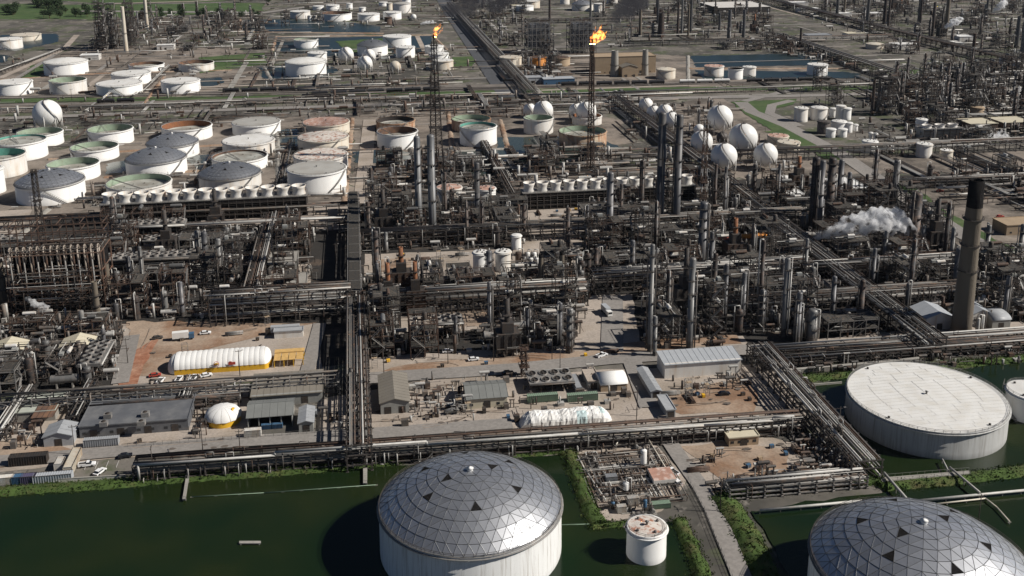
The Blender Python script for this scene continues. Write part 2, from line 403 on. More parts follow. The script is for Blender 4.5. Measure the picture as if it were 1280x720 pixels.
# grass
for q in [[(-60,-10),(120,4),(270,2),(440,-14),(430,-60),(-60,-60)],[(-60,4),(130,6),(260,4),(330,4),(330,14),(120,24),(-60,24)]]:
    sheet('grass_field', q, M_lawn, .04, 6, 30)
for q in [[(915,128),(995,124),(990,131),(958,139),(968,155),(1062,190),(1068,200),(1035,200),(985,176),(930,142)],[(955,165),(985,160),(1060,190),(1040,192)],[(1115,228),(1135,228),(1250,320),(1222,318)],[(1150,258),(1165,256),(1300,330),(1300,345)],
          [(920,127),(945,126),(975,150),(965,152)],[(0,124),(330,120),(640,113),(640,117),(0,130)],[(640,112),(960,108),(1090,108),(1090,112),(640,118)],[(420,52),(480,48),(490,68),(440,72)],[(250,72),(330,66),(335,80),(250,92)],
          [(40,82),(60,80),(50,96),(20,100)],[(1100,86),(1150,88),(1140,96),(1110,94)],[(565,72),(600,70),(590,84),(560,84)]]:
    sheet('grass_verge', q, M_lawn, .3, 1.5)

# roads
road('road', [(1000,110),(930,127)], 9)
road('road', [(926,128),(940,140),(985,158),(1050,192),(1120,240),(1200,292),(1300,345)], 13)
road('road', [(990,126),(965,132),(962,142),(1000,158)], 9)
road('service_road', [(836,552),(848,570),(862,590),(878,612),(893,640),(909,678),(926,720),(945,770),(962,830)], 6)
road('plant_road', [(452,474),(640,462),(760,450),(960,436)], 10)
road('plant_road', [(-60,582),(60,573),(170,563),(310,552),(430,545),(640,530)], 8)
road('plant_road', [(790,452),(812,510)], 8); road('plant_road', [(766,370),(765,440)], 10)
road('plant_road', [(400,405),(375,500)], 6)
road('plant_road', [(165,420),(150,480)], 7)
road('plant_road', [(462,150),(452,255)], 11, M_pad, .33)
road('highway', [(100,14),(330,16),(420,4),(560,-2)], 22, M_road); road('highway', [(130,5),(240,2),(330,-4)], 12, M_pad)
road('dark_road', [(640,122),(566,18),(548,-10)], 26, M_darkroad)
road('dark_road', [(925,254),(758,126)], 9, M_darkroad)
road('tank_farm_road', [(0,98),(80,62),(96,44)], 8, M_pad); road('tank_farm_road', [(12,104),(70,68)], 6, M_road)
road('tank_farm_road', [(-40,150),(330,136),(640,126),(960,121),(1330,112)], 12, M_road)
road('tank_farm_road', [(-40,142),(330,129),(640,118),(960,114)], 7, M_pad)
for y0, y1 in [(140,104),(136,101)]: pass
bl = road('railway_bed', [(-60,124),(330,115),(640,107),(960,103),(1100,101)], 16, M_ballast, .36)
bl = road('railway_bed', [(-60,133),(200,128),(330,124),(520,112),(640,111)], 12, M_ballast, .34)
for k, (a, b) in enumerate([((-60,123),(1100,100.5)),((-60,125.4),(1100,102)),((-60,132.5),(640,110.2))]):
    for dx in (-.75, .75):
        A = G(*a); B = G(*b); n = Vector((0, dx, 0)); mb = MB(); mb.bar(A+n+Vector((0,0,.85)), B+n+Vector((0,0,.85)), .35, .2); part('rail', mb, M_steel, kind='structure')
# dirt tracks and pale strips criss-crossing the far plots
rq = random.Random(77)
for i in range(60):
    px, py = rq.uniform(-20, 1300), rq.uniform(2, 132)
    if 860 < px and py > 84: continue
    a = G(px, py); L_ = rq.uniform(60, 260)
    b = a + (Vector((L_, 0, 0)) if rq.random() < .6 else Vector((0, L_, 0)))
    road('dirt_track', [tuple(a), tuple(b)], rq.uniform(3, 7), rq.choice([M_pad, M_road, M_conc]), .2, world=True); ROADS.pop()
# road paint at the parking bays
mb = MB()
for i in range(7):
    a = G(150-i*13, 573+i*.9, 0); mb.box(a.x-.08, a.x+.08, a.y-6.5, a.y-1.5, .19, .2)
a = G(152, 590, 0)
part('bay_markings', mb, M_white2, kind='structure')

# ------------------------------------------------------------------ grass banks
def berm(px, width, h, z=0, seed=1, top=.25, name='grass_bank', m=None, tufts=True):
    r = random.Random(seed); q = [G(p[0], p[1], 0) for p in px]; pts = []
    for a, b in zip(q, q[1:]):
        n = max(1, int((b-a).length/2.2))
        pts += [a.lerp(b, i/n) for i in range(n)]
    pts.append(q[-1]); mb = MB(); K = 9; base = []
    for i, p in enumerate(pts):
        d = pts[min(i+1, len(pts)-1)]-pts[max(i-1, 0)]; d.z = 0; d.normalize(); nrm = Vector((-d.y, d.x, 0))
        for k in range(K):
            u = k/(K-1)*2-1; hh = h*max(0, min(1, (1-abs(u))/(1-top)))
            o = p + nrm*(u*width/2+ (r.uniform(-.35,.35) if k not in (0,K-1) else r.uniform(-.7,.7)))
            mb.v.append((o.x, o.y, hh+ (r.uniform(-.22,.22) if 0<k<K-1 else -.1)+.05))
            base.append((o, hh))
    for i in range(len(pts)-1):
        for k in range(K-1):
            a = i*K+k; mb.face([a, a+K, a+K+1, a+1], True)
    o = part(name, mb, m or M_grass, kind='structure')
    if tufts:
        tb = MB()
        for i in range(int(len(base)*11)):
            a, hh = base[r.randrange(len(base))]
            x = a.x+r.uniform(-1.4,1.4); y = a.y+r.uniform(-1.4,1.4); s = r.uniform(.12,.4)*(2 if r.random()<.05 else 1)
            for _ in range(3):
                t = r.uniform(0, 6.28); k = len(tb.v)
                tb.v += [(x+math.cos(t)*s*.6,y+math.sin(t)*s*.6,hh-.1),(x-math.cos(t)*s*.6,y-math.sin(t)*s*.6,hh-.1),(x+r.uniform(-.5,.5)*s,y+r.uniform(-.5,.5)*s,hh+s)]
                tb.face([k,k+1,k+2])
        part('tall_grass', tb, M_leaf, kind='stuff')
berm([(-120,625),(0,616),(100,609),(165,604),(240,598),(330,592),(475,579),(500,574)], 7.5, 1.2, seed=2)
berm([(640,566),(700,562),(712,572)], 7, 1.2, seed=3)
berm([(712,568),(722,598),(742,648),(748,656)], 6.5, 1.6, seed=4)
berm([(740,660),(785,656)], 4, 1.0, seed=5)
berm([(848,652),(858,672),(884,735),(905,800)], 6, 1.6, seed=6)
berm([(902,622),(925,655),(968,740)], 9, 1.6, seed=7)
berm([(902,622),(960,612),(1090,600),(1110,606)], 6, 1.3, seed=8)
berm([(1100,608),(1180,602),(1260,592),(1400,572)], 8, 1.4, seed=9)
berm([(1000,480),(1060,552),(1104,606)], 4.5, 1.3, seed=10)
berm([(985,474),(1060,470),(1130,464),(1200,456),(1400,436)], 7, 1.2, seed=11)
# tank farm bund walls: low earth ridges
for i, q in enumerate([[(60,262),(20,300)],[(130,222),(250,214),(330,206)],[(60,200),(150,190),(270,182),(345,178)],[(345,150),(350,250)],[(232,150),(240,182)],[(440,148),(430,255)],[(470,196),(560,190),(640,186)],
        [(625,150),(640,205)],[(560,140),(566,195)],[(745,186),(790,186)],[(0,100),(130,92),(290,88)],[(205,96),(180,130)],[(420,98),(340,102),(330,84)],[(340,64),(345,46),(540,44),(560,64)],[(860,86),(1060,86)],
        [(860,70),(860,104)],[(300,24),(300,40),(480,42)]]):
    berm(q, 5, .9, seed=20+i, name='earth_bund', m=M_dirt if i % 3 else M_conc, tufts=False)
M_greywall = mat('weathered_grey_wall', (.40,.40,.385), .55, var=.10, scale=.3, col2=(.28,.27,.25), thr=.56, soft=.1, stretch=(1.6,1.6,.08), scale2=.8)
M_roofseam = mat('weld_seam', (.60,.585,.55), .6, var=.25, scale=.5)
M_bigwall = mat('streaked_white_wall', (.70,.70,.68), .42, var=.07, scale=.35, col2=(.40,.37,.33), thr=.60, soft=.09, stretch=(1.6,1.6,.06), scale2=.9)
# ------------------------------------------------------------------ storage tanks
BUSY = []       # (x, y, r) circles kept clear
LOOKS = []      # things waiting for a label that places them
LAND = {
 'the soot topped concrete stack': (1212,320), 'the big faceted silver dome tank': (588,640), 'the long white ribbed tent': (270,450),
 'the twin tall grey columns': (530,230), 'the large orange flame': (740,60), 'the taller twin columns': (838,215),
 'the green pond': (200,640), 'the flat white tank in the pond': (1148,500), 'the row of white fan cones': (260,240),
 'the farther fan cones': (760,222), 'the cluster of white spheres': (900,165), 'the small orange flame': (545,60),
 'the small round pond tank': (807,660), 'the rusty furnace frame': (75,300), 'the two upright white tanks': (615,328),
 'the white steam plume': (1070,285), 'the brown power house': (770,85), 'the dark tank car train': (760,106), 'the grey boiler houses': (676,50),
 'the slate grey roof': (170,530), 'the white wrapped mound': (708,526), 'the small white tank group': (1035,150), 'the far black towers': (135,30),
 'the white conical roof tank': (84,80), 'the far blue pond': (450,65), 'the far white warehouse': (925,10), 'the dark lattice block': (1160,120),
 'the orange insulated pipe': (935,295), 'the curved road': (990,150), 'the farthest white tanks': (460,15),
}
ORD = 'first second third fourth fifth sixth seventh eighth ninth tenth eleventh twelfth thirteenth fourteenth fifteenth sixteenth seventeenth eighteenth nineteenth twentieth'.split()
TEN = {2:'twenty',3:'thirty',4:'forty',5:'fifty',6:'sixty',7:'seventy',8:'eighty',9:'ninety'}
def ordinal(n):
    if n <= 20: return ORD[n-1]
    if n > 99:
        return 'hundred and '+ordinal(n-100) if n > 100 else 'hundredth'
    t, u = divmod(n, 10)
    return TEN[t]+'-'+ORD[u-1] if u else TEN[t][:-1]+'ieth'
def place(o, look, not_by=()):
    LOOKS.append((o, look, tuple(not_by))); return o
def finish_labels():
    by = {}
    for o, look, nb in LOOKS: by.setdefault(look, []).append((o, nb))
    for look, lst in by.items():
        pp = {o.name: P(o.location)[:2] for o, _ in lst}
        for o, nb in lst:
            x, y = pp[o.name]
            c = sorted(LAND, key=lambda k: (LAND[k][0]-x)**2 + ((LAND[k][1]-y)*1.6)**2)
            c = [k for k in c if k not in nb][0]; lx, ly = LAND[c]
            d = sorted(pp, key=lambda n: (pp[n][0]-lx)**2+(pp[n][1]-ly)**2)
            i = d.index(o.name)+1
            if len(lst) == 1: o['label'] = f'{look} out by {c}'
            else: o['label'] = f'{look}, {ordinal(i)} out from {c}'
def geodesic(r, rise, K=6, N=8):
    """triangles of a sphere cap split in K sectors of N rows; yields (row, three points)"""
    Rs = (r*r+rise*rise)/(2*rise); A = math.asin(min(1, r/Rs))
    def pt(row, k, j):
        if row == 0: return Vector((0, 0, rise))
        t = 2*math.pi*(k + j/row)/K; a = A*row/N
        return Vector((Rs*math.sin(a)*math.cos(t), Rs*math.sin(a)*math.sin(t), Rs*math.cos(a)-Rs+rise))
    for k in range(K):
        for row in range(N):
            for j in range(row+1):
                yield row, j, k, (pt(row, k, j), pt(row+1, k, j), pt(row+1, k, j+1))
                if j < row: yield row, j+.5, k, (pt(row, k, j), pt(row+1, k, j+1), pt(row, k, j+1))
def stair_mb(r, h, a0, span):
    mb = MB(); n = max(8, int(h*1.3)); pr = []
    for i in range(n+1):
        t = a0+span*i/n; z = h*i/n; pr.append((t, z))
    for i, (t, z) in enumerate(pr):
        c, s = math.cos(t), math.sin(t)
        if i < n: mb.bar(((r+.05)*c,(r+.05)*s,z+.4), ((r+1.0)*c,(r+1.0)*s,z+.4), .9, .12, True)
        if i:
            t0, z0 = pr[i-1]; c0, s0 = math.cos(t0), math.sin(t0)
            mb.bar(((r+1.05)*c0,(r+1.05)*s0,z0+.3), ((r+1.05)*c,(r+1.05)*s,z+.3), .12, .35)
            mb.bar(((r+1.05)*c0,(r+1.05)*s0,z0+1.5), ((r+1.05)*c,(r+1.05)*s,z+1.5), .12)
        mb.bar(((r+1.05)*c,(r+1.05)*s,z+.3), ((r+1.05)*c,(r+1.05)*s,z+1.5), .1)
    return mb
def rail_mb(r, z, h=1.1, n=40, th=.09):
    mb = MB(); pr = [(r*math.cos(2*math.pi*i/n), r*math.sin(2*math.pi*i/n)) for i in range(n+1)]
    for i in range(n):
        a, b = pr[i], pr[i+1]
        mb.bar((a[0],a[1],z), (a[0],a[1],z+h), th)
        for q in (.55, 1): mb.bar((a[0],a[1],z+h*q), (b[0],b[1],z+h*q), th)
    return mb
def tank(cx, wpx, yr, yb, kind='flat', wall=None, label=None, roofm=None, inner=None, rise=None, name='storage_tank', stair=None, deck=None, rows=None):
    """cx: centre column, wpx: width, yr/yb: rows of the near rim and near foot in the photograph"""
    wall = (M_bigwall if kind == 'dome' else M_greywall) if wpx > 100 else (wall or M_white)
    r = wpx/2
    Pf = G(cx, yb); depth = P(Pf)[2]; vd = Vector((Pf.x, Pf.y, 0)).normalized()
    for _ in range(6):
        rr = wpx*depth/(2*FPX)*1.0; c = Pf+vd*rr; depth = P((c.x, c.y, 8))[2]
    r = rr; h = up_to(Pf, yr); h = max(3, min(h, 30))
    t = thing(name, None, 'tank', (c.x, c.y, 0)); BUSY.append((c.x, c.y, r+3))
    if label: t['label'] = label
    px = wpx; n = 64 if px > 60 else 40 if px > 20 else 24
    mb = MB()
    # shell in courses, each a hair narrower than the one below
    k = max(2, int(h/2.4)); prof = []
    for i in range(k):
        rr2 = r - i*.02; prof += [(rr2, h*i/k), (rr2, h*(i+1)/k-.03)]
    mb.lathe(prof, n, smooth=True)
    open_ = kind in ('open',)
    if open_:
        mb.lathe([(r-.25, h-.02), (r-.25, h-.02-min(h*.7, 8))][::1], n)
    part('shell', mb, wall, t)
    if open_:
        dep = deck if deck is not None else min(h*.55, 6)
        im = inner or M_green
        ib = MB(); ib.lathe([(r-.3, h-.05), (r-.3, h-dep)], n); part('inner_wall', ib, im, t)
        fb = MB(); fb.lathe([(r-.9, h-dep+.6), (r-2, h-dep+.6), (r-2.4, h-dep+.05), (.01, h-dep)], n, smooth=False)
        for i in range(10):
            a = i*.628+.2; q = r*.55; fb.box(q*math.cos(a)-.5, q*math.cos(a)+.5, q*math.sin(a)-.5, q*math.sin(a)+.5, h-dep, h-dep+.7)
        part('floating_roof', fb, M_float, t)
        lb = MB(); a = 2.2+(cx % 7)*.5; p0 = Vector((math.cos(a)*(r-.4), math.sin(a)*(r-.4), h)); p1 = Vector((math.cos(a+2.6)*r*.3, math.sin(a+2.6)*r*.3, h-dep+.5)); s = Vector((-math.sin(a), math.cos(a), 0))*.5
        lb.bar(p0+s, p1+s, .2, .3); lb.bar(p0-s, p1-s, .2, .3)
        for i in range(1, 12): q = p0.lerp(p1, i/12); lb.bar(q+s, q-s, .12)
        part('rolling_ladder', lb, M_lsteel, t)
    gb = MB(); gb.lathe([(r+.02, h-.75), (r+.55, h-.7), (r+.55, h-.55), (r+.02, h-.5)], n); gb.lathe([(r+.08, h-.15), (r+.08, h+.06), (r-.35, h+.06)], n); part('rim', gb, wall if kind != 'dome' else M_lsteel, t)
    if kind == 'flat':
        rb = MB(); rb.lathe([(r, h+.02), (r*.5, h+.3), (.01, h+.6)], n); rm = roofm or M_whiteroof
        part('roof', rb, rm, t)
    elif kind == 'cone':
        rb = MB(); rs = rise or r*.16; rb.lathe([(r, h+.02), (r*.75, h+rs*.42), (r*.4, h+rs*.8), (.01, h+rs)], n); part('roof', rb, roofm or M_whiteroof, t)
    elif kind == 'dome':
        rs = rise or r*.32; sky_ = MB(); db = MB(); bb = MB(); rg = random.Random(int(cx)); N = rows or 7; cnt = 0
        for row, j, kk, tr in geodesic(r-.3, rs, 6, N):
            cen = (tr[0]+tr[1]+tr[2])/3; pts = [p.lerp(cen, .04)+Vector((0, 0, h+.10+rg.uniform(0, .05))) for p in tr]
            dark = (row == N//2 and j == row//2) or (row == N//4 and j == .5 and kk % 3 == 0)
            if px > 150:
                ob = MB(); k0 = len(ob.v); ob.poly(pts)
                q = [p-Vector((0,0,.12)) for p in pts]; ob.v += [tuple(z) for z in q]
                for i in range(3): ob.face([i, 3+i, 3+(i+1)%3, (i+1)%3])
                if dark: part('roof_light', ob, M_black, t)
                elif cnt < 300 : part('roof_panel', ob, M_alu, t); cnt += 1
                else: db.poly(pts)
            else:
                (sky_ if dark else db).poly(pts)
            for a, b in ((tr[0], tr[1]), (tr[1], tr[2]), (tr[2], tr[0])):
                bb.bar(a+Vector((0,0,h+.06)), b+Vector((0,0,h+.06)), .13 if px > 150 else .16, .24)
        if db.v: part('roof_panels_near_rim' if px > 150 else 'roof', db, M_alu, t, kind='stuff' if px > 150 else None)
        if sky_.v: part('roof_light', sky_, M_black, t)
        part('batten', bb, M_batten, t)
        vb = MB(); vb.lathe([(.9, h+rs), (.9, h+rs+.8), (1.2, h+rs+.8), (.01, h+rs+1.3)], 12); part('vent', vb, M_white, t)
    if px > 150 and kind == 'flat':
        for i in range(int(2*r/2.4)):
            y = -r+2.4*(i+.5); q = math.sqrt(max(0, r*r-y*y))-.3; z = h+.06
            sm_ = MB(); sm_.bar((-q, y, z+.58*(1-abs(y)/r)*.55+.05), (q, y, z+.58*(1-abs(y)/r)*.55+.05), .10, .08) if False else None
            for k2 in range(max(2, int(2*q/9))):
                xa, xb = -q+2*q*k2/max(2, int(2*q/9)), -q+2*q*(k2+1)/max(2, int(2*q/9)); f = lambda x: h+.02+.58*(1-math.hypot(x, y)/r)+.03
                sm_.bar((xa, y, f(xa)), (xb, y, f(xb)), .09, .06); sm_.bar((xa, y, f(xa)), (xa, min(y+2.4, math.sqrt(max(0, r*r-xa*xa))), f(xa)), .09, .06)
            part('plate_seam', sm_, M_roofseam, t)
    if kind in ('flat', 'cone') and px > 14:
        vb = MB(); vb.lathe([(.35, 0), (.35, 1.0), (.7, 1.1), (.01, 1.5)], 10, (0, 0, h+(.5 if kind == 'flat' else (rise or r*.16)-.1))); part('vent', vb, M_lsteel, t)
        vb = MB()
        for a in (.4, 2.0, 3.7, 5.1): vb.lathe([(.45, -.3), (.45, .5), (.01, .55)], 8, ((r-2)*math.cos(a), (r-2)*math.sin(a), h+.2))
        part('hatch', vb, M_steel, t)
    if px > 20:
        vdir = math.atan2(-c.y, -c.x); a0 = stair if stair is not None else vdir+((cx*13) % 10-5)*.13
        part('staircase', stair_mb(r, h, a0, (1 if int(cx) % 2 else -1)*h*1.25/r), M_lsteel, t)
    if px > 44: part('handrail', rail_mb(r-.1, h, 1.1, int(min(64, r*2.2))), M_lsteel if kind != 'dome' else M_steel, t)
    return t
W, W2, CR = M_white, M_white2, M_cream
OLD = 'weathered white storage tank with pale flat roof'
F = 'flat'; O = 'open'; D = 'dome'; K_ = 'cone'
TANKS = [
 # cx, w, yrim, ybase, kind, wall, extra, look
 (33,36,45,52,F,CR,{'roofm':M_cream},'cream storage tank with cream roof'),(12,32,50,62,F,W2,{},'white flat roofed storage tank'),
 (84,52,80,95.5,K_,W,{},'*wide white tank with shallow conical roof above the open green one'),(19,44,105,120,F,W,{},'white flat roofed storage tank'),
 (86.5,44,103,118.5,O,W,{'inner':M_green},'open white tank with green inside'),(165,47,94.5,107,F,W,{},'white flat roofed storage tank'),
 (184,42.5,83,91,O,W,{'inner':M_brown},'open white tank with brown inside'),(150.5,55,108,120.5,F,W,{},'white flat roofed storage tank'),
 (246,43,81,90.5,O,W,{'inner':M_brown},'open white tank with brown inside'),(227,47,104,118,F,W,{},'white flat roofed storage tank'),
 (140,54,166,183,O,W,{'inner':M_green},'open white tank with green inside'),(235,61,163,177.5,O,W,{'inner':M_rustbright},'*open white tank with bright orange rust inside its rim'),
 (52,54,170,185,O,W,{'inner':M_green},'open white tank with green inside'),(28,62,181,202,O,W,{'inner':M_teal,'deck':2},'*open white tank with teal rim and floating roof near its top'),
 (120,57,189,203,O,W,{'inner':M_green},'open white tank with green inside'),(217.5,63,184,200,D,W,{},'white tank with faceted aluminium dome'),
 (321.5,59,158,171,F,W,{'roofm':M_greyroof},'white tank with grey flat roof'),(312,64,182,197,F,W2,{'roofm':M_whiteroof},'*broad white tank with dirty white roof below the grey roofed one'),
 (408.5,58,158,172,F,CR,{'roofm':M_redroof},'*cream tank with rust red roof'),(405,63,177.5,194,F,CR,{'roofm':M_rustroof},'cream tank with ringed rusty roof'),
 (402,67,201,219,F,W2,{'roofm':M_rustroof},'cream tank with ringed rusty roof'),(397.5,73,219,244,F,W,{'roofm':M_greyroof},'white tank with grey flat roof'),
 (495,48,155,166,O,M_rustwall,{'inner':M_blackin},'*open tank with black inside and rust stained wall'),(497.5,51,169,188,O,W,{'inner':M_brown},'open white tank with brown inside'),
 (589,49,153,166,O,M_rustwall,{'inner':M_green},'*open green tank with rust streaked wall behind a teal one'),(598,46.5,162,184,O,W,{'inner':M_teal,'deck':2.5},'*tall white open tank with teal inner rim'),
 (0,66,200,224,O,W,{'inner':M_teal},'*open white tank with deep teal inside, cut by the frame edge'),(-10,34,214,244,F,W,{},'white flat roofed storage tank'),
 (94,62,211,228,O,W,{'inner':M_green},'open white tank with green inside'),(66,81,235,257,D,W,{},'white tank with faceted aluminium dome'),
 (197.5,73,205,224,D,W,{},'white tank with faceted aluminium dome'),(176,78,237,252,O,W2,{'inner':M_green},'open white tank with green inside'),
 (289,76,225,241,D,W,{},'white tank with faceted aluminium dome'),(301,68,203,216,O,W,{'inner':M_brown,'deck':2},'open white tank with brown inside'),
 (375.5,25,15,24,F,W,{},'small far white tank'),(388,5,19.5,26,F,W,{},'small far white tank'),(394,5,19.5,26,F,W,{},'small far white tank'),(421,38,18,27,O,W,{'inner':M_brown},'open white tank with brown inside'),
 (461,27.5,18.5,27,F,W,{},'small far white tank'),(490.5,23,16,25,F,W,{},'small far white tank'),(485.5,9.5,22,31,F,M_rust,{'roofm':M_rust},'*small dark brown tank among far white ones'),
 (503,22,5,17,K_,M_white2,{'roofm':M_greyroof},'*far pale grey tank with conical roof'),(416,17,7,13.5,F,W,{},'small far white tank'),(398,14,8,13,F,W,{},'small far white tank'),(437,8,4.5,12,F,W,{},'small far white tank'),
 (453,8.5,9.5,15,F,W,{},'small far white tank'),(487,7.5,4,13,F,CR,{},'small far cream tank'),(479,11,3,8,F,W,{},'small far white tank'),(508,11,-1,5,F,W,{},'small far white tank'),
 (383,30,51,61,O,W,{'inner':M_green,'deck':2},'open white tank with green inside'),(383,50.5,80,97,K_,W,{'rise':4},'*wide white cone roofed tank standing in the blue pond'),(397,24,67,80,F,W,{},'white flat roofed storage tank'),
 (466,38,58,71,D,W,{},'white tank with faceted aluminium dome'),(496.5,35.5,47,60,F,W,{},'white flat roofed storage tank'),(507,24,60,73,F,W,{},'white flat roofed storage tank'),
 (543,24,59,68,F,W,{},'white flat roofed storage tank'),(549,24,68,76,F,W,{},'white flat roofed storage tank'),(554,26,77,89,F,CR,{},'cream storage tank with cream roof'),
 (638,28,73,84.5,F,CR,{'roofm':M_cream},'cream storage tank with cream roof'),(672.5,21,73,83.5,F,M_orange,{'roofm':M_rust},'*orange painted tank with dark roof'),
 (702,21,73,83.5,F,M_tanwall,{'roofm':M_rust},'*brown tank beside the orange one'),(832,24,88,99.5,K_,CR,{'roofm':M_cream},'cream storage tank with cream roof'),
 (892,24.5,84,96.5,F,W,{'roofm':M_redroof},'*white tank with red rimmed roof by the far pond'),(919,18.5,87,100,O,W,{'inner':M_blackin},'*open white tank with dark rim by the far pond'),(936,17,84.5,96,F,W,{},'white flat roofed storage tank'),
 (656,22,8,15,F,W,{},'small far white tank'),(665,20,2,11,F,CR,{},'small far cream tank'),(706,12,-2,6,F,W,{},'small far white tank'),(765,14,-1,5,F,W,{},'small far white tank'),(749,14,5,15,F,W2,{},'small far white tank'),
 (728,27,6,14,D,W2,{},'white tank with faceted aluminium dome'),(673,37,150.5,169,O,W,{'inner':M_green},'open white tank with green inside'),(733.5,37,148,158,O,W,{'inner':M_rustbright},'*open white tank with rusty rim behind the flare'),
 (728,60,170,186,O,M_rustwall,{'inner':M_green,'deck':5},'*wide green lined open tank with rusty lower wall'),
 (1021,25,82,95,F,W,{},'white flat roofed storage tank'),(1000.5,17,136,153,F,W,{},'small white upright tank'),(1023,20.5,136,151,K_,W,{},'small white upright tank'),(1041,8.5,136,147,F,W,{},'small white upright tank'),
 (1050,12,133,150,F,W,{},'small white upright tank'),(1057.5,11.5,136,150.5,F,W,{},'small white upright tank'),(1029,16,153,168,K_,M_steel,{'roofm':M_steel},'*grey upright tank among the small white ones'),(1048,18.5,153,166,K_,W,{},'small white upright tank'),
 (1038,12,162,172.5,F,W,{},'small white upright tank'),(1052.5,11.5,162,172,F,W,{},'small white upright tank'),(1060.5,9,154,166,F,W,{},'small white upright tank'),(1069,6,156,164,F,W,{},'small white upright tank'),(1088,5,166,174,F,W,{},'small white upright tank'),
 (1094,5,167,175,F,W,{},'small white upright tank'),(1151,14.5,150,165,K_,W,{},'small white upright tank'),(1220.5,17,135,143,K_,M_tanwall,{'roofm':M_tanwall},'*tan cone roofed tank beside the dark lattice block'),
 (1253,8.5,71.5,80,F,W,{},'small far white tank'),(1275,21,78.5,84.5,F,W,{},'small far white tank'),(1093,22,56,62,K_,CR,{'roofm':M_cream},'small far cream tank'),
 (972,26,172,181,F,CR,{'roofm':M_redroof},'*cream tank with pink stained roof beside the curved road'),(985,28,180,191,F,CR,{'roofm':M_cream},'cream storage tank with cream roof'),(1086.5,19,178,192,F,W,{},'white flat roofed storage tank'),
 (1112,9.5,183.5,191,F,W,{},'small white upright tank'),(1154,19.5,181.5,198,F,W,{},'white flat roofed storage tank'),(1182,16,189,198.5,F,CR,{},'cream storage tank with cream roof'),
 (980,12,222,230,F,W,{},'small white upright tank'),(993,11,227,231.5,F,W,{},'small white upright tank'),
 (562,32,238,254,F,W,{'roofm':M_redroof},'white tank with pink rust washed roof'),(608,24,238,253,F,W,{'roofm':M_redroof},'white tank with pink rust washed roof'),
 (601,19.5,318,342,F,W,{},'*upright white tank by the sandy pad, the one farther from the small bullets'),(629,20,317,341,F,W,{},'*upright white tank standing between its twin and the small bullets'),
 (645.5,12.5,295.5,313,F,W,{},'small white upright tank'),
 (807,50,672.5,708.5,F,W,{'roofm':M_rustroof,'stair':1.1},'*small round white tank with rust patched roof standing in the pond'),
 (1150,190,538,572,F,W2,{'roofm':M_whiteroof,'stair':2.4},'*huge flat white roofed tank standing in the dark pond'),
 (1284,58,500,531,F,W,{},'*white tank in the pond, cut off by the frame edge'),
]
for cx, wp, yr, yb, kind, wl, ex, look in TANKS:
    if wl is M_white and int(cx*7+yb) % 4 == 0: wl = M_white2
    t = tank(cx, wp, yr, yb, kind, wl, **ex)
    if look[0] == '*': t['label'] = look[1:]
    else: place(t, look)
def tank_at(c, r, h, **kw):
    pass
# the two great faceted domes: solved from their rims
def big_dome(cx, cyrim, wpx, h, rise, label, rows, stair):
    c = G(cx, cyrim, h); dep = P(c)[2]; r = wpx*dep/(2*FPX)
    vd = Vector((c.x, c.y, 0)).normalized(); foot = Vector((c.x, c.y, 0))-vd*r
    yb = P(foot)[1]; yr = P(foot+Vector((0, 0, h)))[1]; fx = P(foot)[0]
    t = tank(fx, wpx*P(foot)[2]/P(foot)[2], yr, yb, 'dome', M_white, rise=rise, rows=rows, stair=stair); t['label'] = label
    return t
big_dome(588, 627, 227, 15.5, 10.5, 'big silver faceted dome tank with white wall between two ponds', 9, 2.6)
big_dome(1150, 700, 264, 15.5, 11.5, 'silver faceted dome tank at the bottom corner beside the pipe walkway', 9, 1.9)

# ------------------------------------------------------------------ spheres
def sphere(cx, cy, rp, yb=None, m=None, look='white sphere tank on legs'):
    z = 9
    for _ in range(8):
        c = G(cx, cy, z); r = rp*P(c)[2]/FPX; z = max(r+1.5, r*1.28)
        if yb: z = r*1.12 + 1
    n = 20 if rp < 8 else 32
    t = thing('sphere_tank', None, 'tank', (c.x, c.y, 0)); BUSY.append((c.x, c.y, r+2))
    mb = MB(); mb.ball((0,0,z), r, n, 20); part('shell', mb, m or M_white, t)
    L = 8 if rp > 7 else 6
    lm = MB(); lm.tube((0,0,0), (0,0,z-.1), .35 if r > 5 else .22, 8); me = lm.mesh('leg', W2)
    for i in range(L): a = 2*math.pi*i/L; part('leg', me, None, t, (r*.97*math.cos(a), r*.97*math.sin(a), 0))
    bb = MB()
    for i in range(L):
        a = 2*math.pi*i/L; b = 2*math.pi*(i+1)/L; A = (r*.97*math.cos(a), r*.97*math.sin(a)); B = (r*.97*math.cos(b), r*.97*math.sin(b))
        bb.bar((*A, .5), (*B, z*.7), .14); bb.bar((*B, .5), (*A, z*.7), .14)
    part('brace', bb, M_lsteel, t)
    if rp > 7:
        sb = MB(); n = 22; va = math.atan2(-c.y, -c.x); pr = []
        for i in range(n+1):
            u = -0.6 + 2.0*i/n; a = va + .9 - 1.5*i/n; pr.append(((r+.7)*math.cos(u)*math.cos(a), (r+.7)*math.cos(u)*math.sin(a), z+(r+.7)*math.sin(u)))
        for a, b in zip(pr, pr[1:]): sb.bar(a, b, .9, .15); sb.bar(Vector(a)+Vector((0,0,1)), Vector(b)+Vector((0,0,1)), .1)
        part('staircase', sb, M_steel, t)
        pb = MB(); pb.lathe([(1.6, z+r-.1), (1.6, z+r+.2), (.01, z+r+.2)], 14); pb.lathe([(.3, z+r), (.3, z+r+1.4), (.01, z+r+1.5)], 8); 
        for q in range(8): a = q*.785; pb.bar((1.5*math.cos(a),1.5*math.sin(a),z+r+.2),(1.5*math.cos(a),1.5*math.sin(a),z+r+1.2),.1)
        part('top_platform', pb, M_steel, t)
    place(t, look)
    return t
